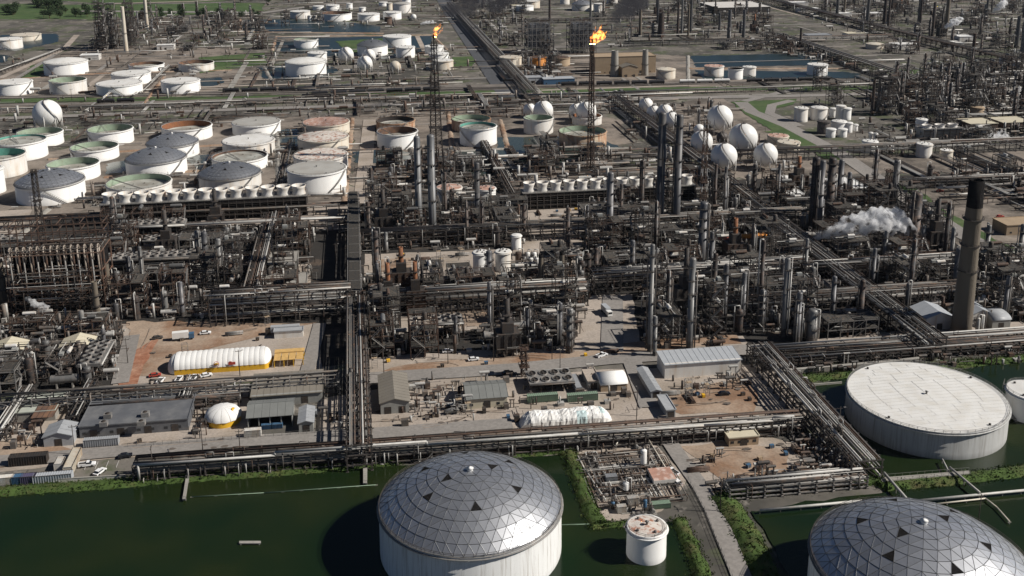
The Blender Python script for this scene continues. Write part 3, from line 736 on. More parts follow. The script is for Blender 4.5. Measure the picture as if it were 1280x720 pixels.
for a in [(59,142,17.5),(432.5,68,9.5),(461,69.5,8.5),(456,79,9.5),(517,21,3.5),(807.5,131,9),(817,140.5,9),(831,140,10),(839,150,10.5),(900,147,16),(929,172,18),
          (877,177,14),(905,195,16.5),(957,193,15),(662,137,8),(679,138,12.5),(720,138,9),(733,139,12.5),(874,162,7)]:
    sphere(*a)
sphere(494, 83, 7, m=M_cream, look='small cream sphere tank'); sphere(903,172,7.5, m=M_steel, look='small grey sphere tank')
# ------------------------------------------------------------------ plant: shared parts
def box_busy(x, y, r=0): return any((x-a)**2+(y-b)**2 < (q+r)**2 for a, b, q in BUSY)
KEEP = []       # world polygons kept clear of filler
def keep(px): KEEP.append([tuple(G(a, b)[:2]) for a, b in px])
def platform_mb(r, w=1.1, a0=0, a1=math.pi*1.4, z=0):
    mb = MB(); n = 10; mb.lathe([(r+.02, z), (r+w, z), (r+w, z+.12), (r+.02, z+.12)], n, a0=a0, a1=a1, smooth=False)
    for i in range(n+1):
        a = a0+(a1-a0)*i/n; p = ((r+w)*math.cos(a), (r+w)*math.sin(a)); mb.bar((*p, z), (*p, z+1.1), .1)
        if i: mb.bar((*p0, z+1.1), (*p, z+1.1), .1); mb.bar((*p0, z+.6), (*p, z+.6), .07)
        p0 = p
    return mb
def ladder_mb(r, z0, z1):
    mb = MB()
    for s in (-.3, .3): mb.bar((r+.5, s, z0), (r+.5, s, z1), .1)
    for z in range(int(z0)+1, int(z1), 2): mb.bar((r+.1, 0, z), (r+.5, 0, z), .1)
    return mb
def column_proto(r, h, m, plats, top='dome', pipe=True, skirt=True, seed=0):
    rg = random.Random(seed)
    def b():
        t = thing('process_column', None, 'column'); s = MB()
        sk = min(4, h*.12); prof = [(r, sk), (r, h*.55), (r*.98, h*.55), (r*.98, h-r*.5)]
        if top == 'dome': prof += [(r*.8, h-r*.15), (r*.4, h), (.01, h+.05)]
        elif top == 'open': prof = [(r*1.1, 0), (r, h*.3), (r*.92, h), (r*.8, h), (r*.8, h-2)]
        s.lathe(prof, 14); part('shell', s, m, t)
        if top == 'dome':
            q = MB(); q.lathe([(r*1.15, 0), (r*1.02, sk)], 14); part('skirt', q, M_steel, t)
        for i in range(plats):
            z = h*(.25+.72*(i+.5)/plats) ; a0 = rg.uniform(0, 6)
            part('platform', platform_mb(r, 1.1, a0, a0+rg.uniform(2.5, 5)), M_steel, t, loc=(0,0,z))
        part('ladder', ladder_mb(r, 0, h*.95), M_lsteel, t, rz=rg.uniform(0,6))
        if pipe:
            for i in range(rg.randint(1, 3)):
                a = rg.uniform(0, 6.28); pr = rg.uniform(.15, .4); x, y = (r+.7)*math.cos(a), (r+.7)*math.sin(a); zt = h*rg.uniform(.7, 1.03) if top=='dome' else h*.6
                pb = MB(); pb.path([(0, 0, zt+.5), (x, y, zt+.5), (x, y, 1)], pr, 6); part('downcomer_pipe', pb, rg.choice([M_pg, M_pw, M_pg]), t)
        return t
    return proto_of(b)
def pipe_mat(rg): return rg.choices([M_pw, M_pg, M_pd, M_rust, M_clad], [1.3, 4, 4, 1.2, 1.4])[0]
def tangle(mb, rg, x0, x1, y0, y1, z0, z1, n, rmax=.25, vert=.25):
    """n short orthogonal pipe runs with elbows inside a box"""
    for _ in range(n):
        p = Vector((rg.uniform(x0,x1), rg.uniform(y0,y1), rg.uniform(z0,z1))); r = rg.choice([.07,.1,.14,.2,rmax])
        mb.cm = rg.choices([0,1,2,3], [1.6,3,4,1.2])[0]; last = -1
        for _k in range(rg.randint(2, 4)):
            ax = rg.choices([0,1,2], [1, 1, vert*2])[0]
            if ax == last: continue
            last = ax; q = p.copy(); lo, hi = ((x0,x1),(y0,y1),(z0,z1))[ax]; q[ax] = rg.uniform(lo, hi)
            if (q-p).length > .5: mb.tube(p, q, r, 5, caps=False)
            p = q
PM = None
def frame_mb(w, d, lv, lh, nx, ny, rg, brace=True, th=.32):
    mb = MB(); xs = [-w/2+w*i/nx for i in range(nx+1)]; ys = [-d/2+d*j/ny for j in range(ny+1)]; H = lv*lh
    for x in xs:
        for y in ys: mb.bar((x, y, 0), (x, y, H+rg.choice([0, 0, 1.2])), th)
    for l in range(1, lv+1):
        z = l*lh
        for x in xs: mb.bar((x, ys[0], z), (x, ys[-1], z), th*.8, th)
        for y in ys: mb.bar((xs[0], y, z), (xs[-1], y, z), th*.8, th)
        if brace:
            for i in range(nx):
                if rg.random() < .4: mb.bar((xs[i], ys[0], z-lh), (xs[i+1], ys[0], z), th*.55)
    for x in (xs[0], xs[-1]):
        mb.bar((x, ys[0], H+1.1), (x, ys[-1], H+1.1), .1)
    for y in (ys[0], ys[-1]): mb.bar((xs[0], y, H+1.1), (xs[-1], y, H+1.1), .1)
    return mb
TMATS = [M_pw, M_pg, M_pd, M_rust]
def structure_proto(w, d, lv, lh, seed, fm=None, dens=1.0, tall=False):
    def b():
        rg = random.Random(seed); t = thing('steel_structure', None, 'structure')
        nx, ny = max(1, round(w/6)), max(1, round(d/6)); part('frame', frame_mb(w, d, lv, lh, nx, ny, rg), fm or rg.choice([M_steel, M_rust, M_steel, M_dsteel]), t)
        for l in range(1, lv+1):
            for i in range(nx):
                if rg.random() < .55:
                    k = MB(); x = -w/2+w*i/nx; k.box(x+.1, x+w/nx-.1, -d/2+.1, d/2*(1 if rg.random()<.6 else .1), l*lh+.17, l*lh+.24); part('deck', k, M_grate, t)
        p = MB(); H = lv*lh; tangle(p, rg, -w/2, w/2, -d/2, d/2, .5, H+1.5, int(34*dens*w*d/200*lv/2))
        part('pipework', p, TMATS, t, kind='stuff')
        for l in range(0, lv+1):
            for _ in range(rg.randint(1, 2)):
                x = rg.uniform(-w*.35, w*.3); y = rg.uniform(-d*.3, d*.3); z = l*lh+.3; e = MB(); q = rg.random()
                if q < .4: r = rg.uniform(.5, 1.1); ln = rg.uniform(3, 6); e.hdrum((x-ln/2, y, z+r+.3), (x+ln/2, y, z+r+.3), r, 12); part('drum', e, rg.choice([M_clad, M_lsteel, M_white2, M_rust]), t)
                elif q < .7: r = rg.uniform(.5, 1.2); hh = rg.uniform(2.5, 6); e.lathe([(r, 0), (r, hh), (r*.6, hh+r*.4), (.01, hh+r*.5)], 12, (x, y, z)); part('vessel', e, rg.choice([M_clad, M_lsteel, M_dsteel]), t)
                else: e.box(x-1.2, x+1.2, y-.8, y+.8, z, z+rg.uniform(1, 2.4)); part('cabinet', e, rg.choice([M_lsteel, M_shedwall, M_steel]), t)
        s = MB()
        for l in range(lv):
            a = (w/2+.5, -d/2+.5, l*lh); c = (w/2+.5, -d/2+.5+lh*1.1, (l+1)*lh)
            if l % 2: a, c = (a[0], c[1], a[2]), (c[0], a[1], c[2])
            s.bar(a, c, .9, .15); s.bar(Vector(a)+Vector((.4,0,1)), Vector(c)+Vector((.4,0,1)), .1)
        part('stair_flight', s, M_lsteel, t)
        return t
    return proto_of(b)
def cooler_proto(n, seed, m=None):
    """air cooler: louvred box on legs with a row of fan rings on top"""
    def b():
        rg = random.Random(seed); t = thing('air_cooler', None, 'cooler'); L = n*4.6; d = 9; h = 6.5
        f = MB()
        for i in range(n+1):
            for y in (-d/2, d/2): f.bar((-L/2+L*i/n, y, 0), (-L/2+L*i/n, y, h), .3)
        part('frame', f, M_steel, t); k = MB(); k.box(-L/2, L/2, -d/2, d/2, h, h+1.3); part('bundle_box', k, M_lsteel, t)
        for i in range(n):
            for y in (-d/4, d/4):
                c = MB(); c.lathe([(1.9, 0), (1.75, .9), (1.6, .9), (1.6, .1)], 14, (0,0,0), smooth=False)
                if 'fan' not in MESHES: MESHES['fan'] = c.mesh('fan_ring', M_lsteel); q = MB(); q.lathe([(.35,.3),(.35,.6),(.01,.6)], 8); [q.bar((0,0,.5), (1.5*math.cos(a), 1.5*math.sin(a), .55), .35, .06) for a in (0,1.57,3.14,4.71)]; q.poly([(1.7*math.cos(a*.5236), 1.7*math.sin(a*.5236), .02) for a in range(12)]); MESHES['blade'] = q.mesh('fan', M_dsteel)
                part('fan_ring', MESHES['fan'], None, t, (-L/2+L*(i+.5)/n, y, h+1.3)); part('fan', MESHES['blade'], None, t, (-L/2+L*(i+.5)/n, y, h+1.31))
        p = MB(); tangle(p, rg, -L/2, L/2, -d/2, d/2, .5, h-.4, int(n*9)); part('pipework', p, TMATS, t, kind='stuff')
        for y in (-d/2-.4, d/2+.4):
            q = MB(); q.tube((-L/2, y, h+.6), (L/2, y, h+.6), .4, 8); part('header_pipe', q, rg.choice([M_pw, M_rust, M_pg]), t)
        return t
    return proto_of(b)
MESHES = {}
def exch_proto(seed):
    def b():
        rg = random.Random(seed); t = thing('heat_exchanger', None, 'heat exchanger'); r = .6+rg.random()*.4; L = 6.5
        for j in range(rg.randint(1, 2)):
            z = 1.4+j*2*r+j*.4; s = MB(); s.tube((-L/2, 0, z), (L/2, 0, z), r, 12); part('shell', s, rg.choice([M_clad, M_lsteel, M_pw]), t)
            s = MB(); s.tube((L/2+.02, 0, z), (L/2+.3, 0, z), r*1.2, 12); s.tube((L/2+.3, 0, z), (L/2+1.2, 0, z), r, 12); part('channel_head', s, M_steel, t)
            s = MB(); s.path([(-L*.3, 0, z+r*.8), (-L*.3, 0, z+r+1.2), (-L*.3, 2.2, z+r+1.2)], .2, 6); part('nozzle_pipe', s, M_pg, t)
        s = MB(); s.box(-L*.3-.3, -L*.3+.3, -r, r, 0, 1.4-r*.8); s.box(L*.3-.3, L*.3+.3, -r, r, 0, 1.4-r*.8); part('saddle', s, M_conc, t)
        return t
    return proto_of(b)
def drum_proto(seed, m):
    def b():
        rg = random.Random(seed); t = thing('horizontal_drum', None, 'drum'); r = 1.3+rg.random()*.5; L = 8+rg.random()*3; z = 3.6
        s = MB(); s.hdrum((-L/2,0,z), (L/2,0,z), r, 16); part('shell', s, m, t)
        for x in (-L*.3, L*.3): s = MB(); s.box(x-.3, x+.3, -r*.8, r*.8, 0, z-r*.75); part('saddle', s, M_conc, t)
        s = MB(); s.box(-L*.3, L*.3, -.7, .7, z+r+.1, z+r+.2)
        for x in (-L*.3, 0, L*.3): s.bar((x,-.7,z+r),(x,-.7,z+r+1.2),.1); s.bar((x,.7,z+r),(x,.7,z+r+1.2),.1)
        s.bar((-L*.3,-.7,z+r+1.2),(L*.3,-.7,z+r+1.2),.1); s.bar((-L*.3,.7,z+r+1.2),(L*.3,.7,z+r+1.2),.1); part('platform', s, M_steel, t)
        s = MB(); s.path([(L*.2, 0, z), (L*.2, 0, z+r+2), (L*.2, -4, z+r+2), (L*.2, -4, 0)], .25, 6); part('nozzle_pipe', s, M_pg, t)
        return t
    return proto_of(b)
def vessel_proto(r, h, m, seed):
    def b():
        rg = random.Random(seed); t = thing('process_vessel', None, 'vessel')
        s = MB(); s.lathe([(r, 2), (r, h), (r*.85, h+r*.25), (r*.4, h+r*.45), (.01, h+r*.5)], 16); part('shell', s, m, t)
        s = MB(); s.lathe([(r*1.05, 0), (r*.98, 2)], 16); part('skirt', s, M_dsteel, t)
        part('platform', platform_mb(r, 1, 0, 4), M_steel, t, (0,0,h*.85)); part('ladder', ladder_mb(r, 0, h*.85), M_steel, t)
        s = MB(); s.path([(0,0,h), (0,0,h+r+.8), (r+.8,0,h+r+.8), (r+.8,0,.5)], .22, 6); part('nozzle_pipe', s, rg.choice([M_pw, M_pg]), t)
        return t
    return proto_of(b)
def pump_proto(seed):
    def b():
        rg = random.Random(seed); t = thing('pump_skid', None, 'pump'); s = MB(); s.box(-2.4, 2.4, -1.2, 1.2, 0, .35); part('plinth', s, M_conc, t)
        s = MB(); s.tube((-1.6,0,1.1), (0,0,1.1), .6, 10); part('motor', s, rg.choice([M_lsteel, M_steel, M_sage]), t)
        s = MB(); s.tube((.3,0,1.1), (1.2,0,1.1), .75, 10); s.bar((0,0,1.1), (.3,0,1.1), .3); part('casing', s, M_steel, t)
        s = MB(); s.path([(.8,0,1.1), (.8,0,3), (.8,2.4,3)], .22, 6); s.path([(1.2,0,1.1), (2.4,0,1.1), (2.4,0,3.4)], .25, 6); part('suction_pipe', s, M_pg, t)
        return t
    return proto_of(b)
def heater_proto(seed, hs=26, m=None):
    """fired heater: box furnace on legs with convection section and stack"""
    def b():
        rg = random.Random(seed); t = thing('fired_heater', None, 'furnace')
        s = MB(); s.box(-5, 5, -4, 4, 2.2, 12); [s.bar((x, y, 0), (x, y, 12.1), .5) for x in (-5.2, -1.7, 1.7, 5.2) for y in (-4.2, 4.2)]; part('casing', s, m or M_rust, t)
        s = MB(); s.prism([(-4.9,-3.9),(4.9,-3.9),(4.9,3.9),(-4.9,3.9)], 12, 12.2); s.box(-2.5, 2.5, -3, 3, 12.2, 17.5); part('convection_box', s, M_dsteel, t)
        s = MB(); s.lathe([(1.3, 17.5), (1.1, hs), (.85, hs), (.85, hs-2)], 14); part('stack', s, m or M_rustbright, t)
        part('platform', platform_mb(1.2, 1.1, 0, 6.2), M_steel, t, (0,0,21)); s = MB(); s.box(-6.4, 6.4, -5.4, -4.1, 8, 8.1)
        for i in range(9): s.bar((-6.4+1.6*i,-5.4,8),(-6.4+1.6*i,-5.4,9.1),.1)
        s.bar((-6.4,-5.4,9.1),(6.4,-5.4,9.1),.1); part('walkway', s, M_steel, t)
        p = MB(); tangle(p, rg, -6, 6, -6, 6, .5, 11, 20); part('pipework', p, TMATS, t, kind='stuff')
        return t
    return proto_of(b)
# kits
ST = [structure_proto(18, 12, 2, 5, 11), structure_proto(18, 12, 3, 5, 12), structure_proto(12, 12, 4, 5, 13, M_steel), structure_proto(24, 12, 2, 4.5, 14, M_lsteel), structure_proto(12, 10, 3, 5, 15, M_rust), structure_proto(18, 10, 3, 4.5, 16), structure_proto(10, 8, 5, 5, 17, M_dsteel)]
AC = [cooler_proto(3, 1), cooler_proto(5, 2)]
EX = [exch_proto(i) for i in range(4)]; DR = [drum_proto(i, m) for i, m in enumerate([M_clad, M_tower, M_lsteel])]
VS = [vessel_proto(1.5, 9, M_clad, 1), vessel_proto(1.7, 10, M_towerdark, 2), vessel_proto(.9, 13, M_tower, 3), vessel_proto(1.5, 7, M_tower, 4)]
PU = [pump_proto(i) for i in range(3)]; HT = [heater_proto(1), heater_proto(2, 30, M_dsteel)]
CO = [column_proto(1.1, 19, M_tower, 3, seed=1), column_proto(1.4, 25, M_towerdark, 4, seed=2), column_proto(1.2, 29, M_towerdark, 5, seed=3), column_proto(.8, 15, M_clad, 2, seed=4), column_proto(1.6, 21, M_tower, 4, seed=5)]
LK = {'ST':'pipe crowded steel structure','AC':'air cooler with fan rings on top','EX':'horizontal heat exchanger','DR':'horizontal drum on saddles','VS':'upright process vessel','PU':'small pump skid','HT':'rusty fired heater with stack','CO':'slim process column'}
GR = {'ST':'pipe crowded steel structures','AC':'air coolers','EX':'heat exchangers','DR':'horizontal drums','VS':'process vessels','PU':'pump skids','HT':'fired heaters','CO':'process columns'}
KITS = {'ST':ST,'AC':AC,'EX':EX,'DR':DR,'VS':VS,'PU':PU,'HT':HT,'CO':CO}
def spawn(k, x, y, rz=0, i=None, sc=None):
    kit = KITS[k]; f = kit[i if i is not None else rnd.randrange(len(kit))]
    o = f((x, y, 0), rz, None, GR[k], sc); place(o, LK[k]); return o

# ------------------------------------------------------------------ pipe racks
def rack(name, a, b, w, h, label, levels=2, npipe=8, step=7, axis=None, truss=False, detail=True, seed=1, fm=None, deck=False, white=.1, loops=2, low=False):
    """a, b: photograph pixels (or world points) of the two ends of its centre line on the ground"""
    A = G(*a) if len(a) == 2 else Vector(a); B = G(*b) if len(b) == 2 else Vector(b)
    if axis == 'x': B.y = A.y
    if axis == 'y': B.x = A.x
    L = (B-A).length; th = math.atan2(B.y-A.y, B.x-A.x); rg = random.Random(seed); fm = fm or M_steel
    t = thing(name, label, 'pipe rack', A, th); n = max(1, round(L/step)); step = L/n
    ux = (B-A)/L; uy = Vector((-ux.y, ux.x, 0))*(w/2+1); KEEP.append([tuple((q)[:2]) for q in (A+uy, A-uy, B-uy, B+uy)])
    lv = [h*(1-.36*i) for i in range(levels)]
    bm_ = MB()
    for y in (-w/2, w/2): bm_.bar((0, y, 0), (0, y, h+.2), .42)
    if w > 11: bm_.bar((0, 0, 0), (0, 0, h), .4)
    for z in lv: bm_.bar((0, -w/2-.6, z-.25), (0, w/2+.6, z-.25), .35, .45)
    bm_.bar((0, -w/2, .3), (0, 0, lv[-1]-.4), .22) if not low else None
    for q in ((-w/2, .5), (w/2, .5)): bm_.box(-.5, .5, q[0]-.5, q[0]+.5, 0, .45)
    if detail:
        me = bm_.mesh('bent', fm)
        for i in range(n+1): part('bent', me, None, t, (i*step, 0, 0))
    else:
        allb = MB()
        for i in range(n+1):
            k = len(allb.v); allb.v += [(x+i*step, y, z) for x, y, z in bm_.v]
            for f in bm_.f: allb.face([k+q for q in f])
        part('distant_bents', allb, fm, t, kind='stuff')
    sb = MB()
    for z in lv:
        for y in (-w/2, w/2): sb.bar((0, y, z-.6), (L, y, z-.6), .3, .4)
    if truss:
        for i in range(n):
            for y in (-w/2, w/2):
                za, zb = lv[-1]-.5, lv[0]-.4
                sb.bar((i*step, y, za if i % 2 else zb), ((i+1)*step, y, zb if i % 2 else za), .25)
    part('stringer', sb, fm, t)
    tot = 0
    for li, z in enumerate(lv):
        y = -w/2+.4
        while y < w/2-.3 and tot < npipe*levels:
            r = rg.choices([.1, .15, .22, .32, .45], [2, 4, 4, 2, .8])[0] * (1 if detail else 1.4)
            y += r; m = M_pw if rg.random() < white else pipe_mat(rg)
            p = MB(); zz = z+r; x0 = 0 if rg.random() < .6 else rg.uniform(0, L*.4); x1 = L if rg.random() < .6 else rg.uniform(L*.6, L)
            if li == 0 and loops and r > .14 and rg.random() < .3 and L > 40:
                pts = [(x0, y, zz)]; k = rg.randint(1, loops)
                for q in range(k):
                    xl = x0+(x1-x0)*(q+.3+.4*rg.random())/k; s = rg.uniform(2, 4); up = rg.uniform(1, 2.2)
                    pts += [(xl, y, zz), (xl, y, zz+up), (xl+s, y, zz+up), (xl+s, y, zz)]
                pts.append((x1, y, zz)); p.path(pts, r, 8 if detail else 5)
            else: p.tube((x0, y, zz), (x1, y, zz), r, 8 if detail else 5)
            part('pipe', p, m, t); y += r+rg.uniform(.05, .55 if not deck else .2); tot += 1
    if detail and L > 25:
        d = MB(); d.cm = 0
        for i in range(int(L/4)):
            x = rg.uniform(0, L); y = rg.choice([-w/2-.3, w/2+.3, rg.uniform(-w/2, w/2)]); z0 = rg.choice(lv); d.cm = rg.choices([0,1,2,3], [2,3,3,.8])[0]; r = rg.choice([.1,.15,.2,.28])
            d.path([(x, y*.6, z0+.3), (x, y, z0+.3), (x, y, rg.choice([.6, lv[-1]*.5, lv[-1]]))], r, 6)
            if rg.random() < .4: d.path([(x, y, .8), (x+rg.uniform(-4,4), y, .8)], r, 6)
        for i in range(int(L/3)):
            x = rg.uniform(0, L-5); y = rg.uniform(-w/2, w/2); z = rg.uniform(.4, lv[-1]*.8); d.cm = rg.choices([0,1,2,3], [2,3,4,1])[0]; d.tube((x, y, z), (min(L, x+rg.uniform(4, 18)), y, z), rg.choice([.1,.15,.22]), 6, caps=False)
        part('pipework', d, TMATS, t, kind='stuff')
    if deck:
        q = MB(); q.box(0, L, -w*.42, w*.42, h+.95, h+1.02); part('top_grating', q, M_grate, t)
        q = MB(); [q.bar((i*step, -w*.42, h+1.05), (i*step, w*.42, h+1.05), .25, .1) for i in range(0, n+1, 2)]; [q.bar((0, s_*w*.5, h+1.2), (L, s_*w*.5, h+1.2), .3) for s_ in (-1, 1)]; part('cross_strip', q, M_lsteel, t)
    return t
R_ = rack
R_('pipe_rack', (450,590), (444,396), 8.5, 10.5, 'main pipe rack running away from the pond bank past the two tents', 3, 9, 6, 'y', seed=3, white=.22, loops=4)
R_('pipe_rack', (444.5,393), (441,262), 6.5, 11, 'dark grated pipe rack continuing the main one toward the tank farm', 2, 9, 7, 'y', seed=2, deck=True, white=.3, loops=0)
bt = R_('pipe_rack', tuple(G(168,576,6.8).xy)+(0,), tuple(G(1000,517,6.8).xy)+(0,), 7, 6.8, 'long pipe rack with white lines behind the big silver dome tank', 3, 8, 6, None, seed=4, white=.2, loops=4, fm=M_steel)
mb = MB(); x = 2; pts = [(2, -3.9, 2)]; z = 7.3; rg = random.Random(5)
LB = (G(168,576,6.8)-G(1000,517,6.8)).length-4
while x < LB-2:
    pts.append((x, -3.9, z)); x = min(LB, x+rg.uniform(22, 60)); pts.append((x, -3.9, z)); dz = rg.choice([-1.2, 1.2]); z = max(7, min(9.6, z+dz))
mb.path(pts, .42, 10); part('front_pipe', mb, M_pw, bt)
for k in range(26):
    x = rg.uniform(3, LB); mb = MB(); mb.path([(x, -3.1, rg.choice([2, 3.4, 5])), (x, -4.3, rg.choice([2, 4.6])), (x, -4.3, .3)], rg.choice([.16, .24, .32]), 8); part('drop_pipe', mb, rg.choice([M_pw, M_lsteel]), bt)
R_('truss_bridge', (0,520), (425,484), 5.5, 7.5, 'trussed blue grey pipe bridge in front of the long white tent', 2, 7, 6.5, 'x', truss=True, seed=5, fm=M_lsteel, loops=1)
R_('pipe_rack', (110,520), (300,505), 4, 4.5, 'low trussed pipe bridge behind the slate roofed building', 2, 5, 6, 'x', truss=True, seed=6)
R_('pipe_rack', (265,404), (440,391), 10, 15, 'tall multi level pipe frame above the sandy yard', 5, 8, 6.5, 'x', seed=7, fm=M_steel, loops=1)
R_('pipe_rack', (462,394), (730,374), 11, 11, 'wide pipe rack passing in front of the two upright white tanks', 3, 9, 7, 'x', seed=8, loops=3, white=.3)
R_('pipe_rack', (740,362), (1010,345), 11, 10, 'wide pipe rack crossing the dark units behind the reactor columns', 3, 9, 7, 'x', seed=9, loops=3)
R_('pipe_rack', (1165,446), (985,262), 12, 9, 'diagonal pipe rack running back from the flat tank toward the spheres', 2, 14, 7, 'y', seed=10, loops=2)
R_('pipe_rack', (1082,602), (948,450), 11, 8, 'pipe rack of long lines beside the flat white tank bund', 2, 12, 6, 'y', seed=11, loops=2, white=.4)
R_('pipe_rack', (908,620), (1080,606), 6, 4.6, 'low pipe rack at the edge of the sandy lot', 3, 7, 6, 'x', seed=12, loops=1, white=.3, fm=M_lsteel)
R_('pipe_rack', (945,455), (1400,420), 14, 4.5, 'broad low pipeway behind the flat white tank', 2, 16, 7, 'x', seed=13, loops=2)
R_('pipe_rack', (940,262), (760,128), 11, 8, 'pipe rack along the dark road beside the white spheres', 2, 9, 8, 'y', seed=14, detail=False)
R_('pipe_rack', (665,122), (570,8), 12, 8, 'pipe rack along the far dark straight road', 2, 9, 10, 'y', seed=15, detail=False, fm=M_lsteel)
R_('pipe_rack', (1150,110), (975,50), 14, 9, 'far pipe rack slanting past the far bluish tank', 2, 10, 10, 'y', seed=16, detail=False)
R_('pipe_rack', (1330,100), (965,2), 16, 9, 'farthest slanting pipe rack before the far steam plumes', 2, 10, 12, 'y', seed=17, detail=False, fm=M_dsteel)
R_('pipe_rack', (880,205), (1330,190), 8, 9, 'high pipe bridge crossing behind the four slim columns', 2, 7, 9, 'x', seed=18, loops=1, detail=False)
R_('pipe_rack', (1080,238), (1330,226), 8, 6, 'low pipe rack in front of the tank farm at the frame edge', 2, 7, 8, 'x', seed=19, detail=False)
R_('pipe_rack', (-40,142), (640,122), 6, 3, 'low pipeway along the road behind the tank farm', 1, 7, 10, 'x', seed=20, detail=False, fm=M_lsteel, low=True, white=.5)
R_('pipe_rack', (660,124), (1330,108), 6, 4, 'low pipeway running past the curved road junction', 1, 7, 10, 'x', seed=21, detail=False, fm=M_lsteel, low=True, white=.5)
R_('pipe_rack', (312,400), (298,285), 8, 9, 'short pipe rack between the air coolers and the grey control house', 2, 9, 6, 'y', seed=22, loops=2)
R_('pipe_rack', (450,310), (1000,278), 9, 10, 'pipe rack at the feet of the twin tall grey columns', 3, 8, 7, 'x', seed=23, loops=3)
R_('pipe_rack', (128,305), (440,282), 8, 9, 'pipe rack in front of the row of white fan cones', 2, 8, 7, 'x', seed=24)
R_('pipe_rack', (440,265), (-40,300), 8, 6, 'low rack at the edge of the tank farm', 2, 6, 8, 'x', seed=25, detail=False)
R_('pipe_rack', (1000,350), (1330,335), 9, 9, 'pipe rack running behind the concrete stack', 3, 8, 7, 'x', seed=26, loops=2)
R_('pipe_rack', (900,395), (1230,378), 9, 9, 'pipe rack through the dark units before the concrete stack', 3, 8, 7, 'x', seed=27, loops=2)
R_('pipe_rack', (640,258), (900,240), 7, 6, 'pipe rack under the second row of fan cones', 2, 6, 8, 'x', seed=28)
R_('pipe_rack', (0,553), (36,497), 5, 5, 'short rack of bright lines at the frame edge by the pale basin', 2, 7, 6, 'y', seed=29, white=.6)
R_('pipe_rack', (92,535), (118,487), 4, 5, 'short rack between the pale basin and the slate roof', 2, 6, 6, 'y', seed=30, white=.6)
R_('pipe_rack', (232,512), (250,485), 5, 6, 'short rack at the end of the slate roof', 2, 6, 6, 'y', seed=31, white=.6)
R_('pipe_rack', (345,262), (343,180), 5, 3, 'low lines between the rust ringed tanks', 1, 6, 8, 'y', seed=32, detail=False, low=True)
R_('pipe_rack', (640,250), (600,180), 6, 5, 'lines running back to the teal rimmed tank', 2, 6, 8, 'y', seed=34, detail=False)
R_('pipe_rack', (128,130), (152,115), 4, 4, 'pipe trestle crossing the railway by the sphere', 1, 4, 6, 'y', seed=35, detail=False, white=.6, low=True)
R_('pipe_rack', (176,118), (208,84), 4, 2, 'ground lines between the far white tanks', 1, 5, 8, 'y', seed=36, detail=False, white=.6, low=True)
R_('pipe_rack', (0,92), (80,62), 5, 3, 'ground lines behind the conical roof tank', 1, 5, 9, None, seed=37, detail=False, white=.6, low=True)
R_('pipe_rack', (640,30), (950,55), 8, 6, 'far rack in front of the grey boiler houses', 2, 6, 12, 'x', seed=38, detail=False)
R_('pipe_rack', (780,58), (1100,45), 8, 6, 'far rack in front of the brown stacks', 2, 6, 12, 'x', seed=39, detail=False, fm=M_lsteel)

M_twin = mat('twin_column_cladding', (.155,.158,.162), .5, .25, var=.12, scale=.5, col2=(.15,.14,.13), thr=.6)
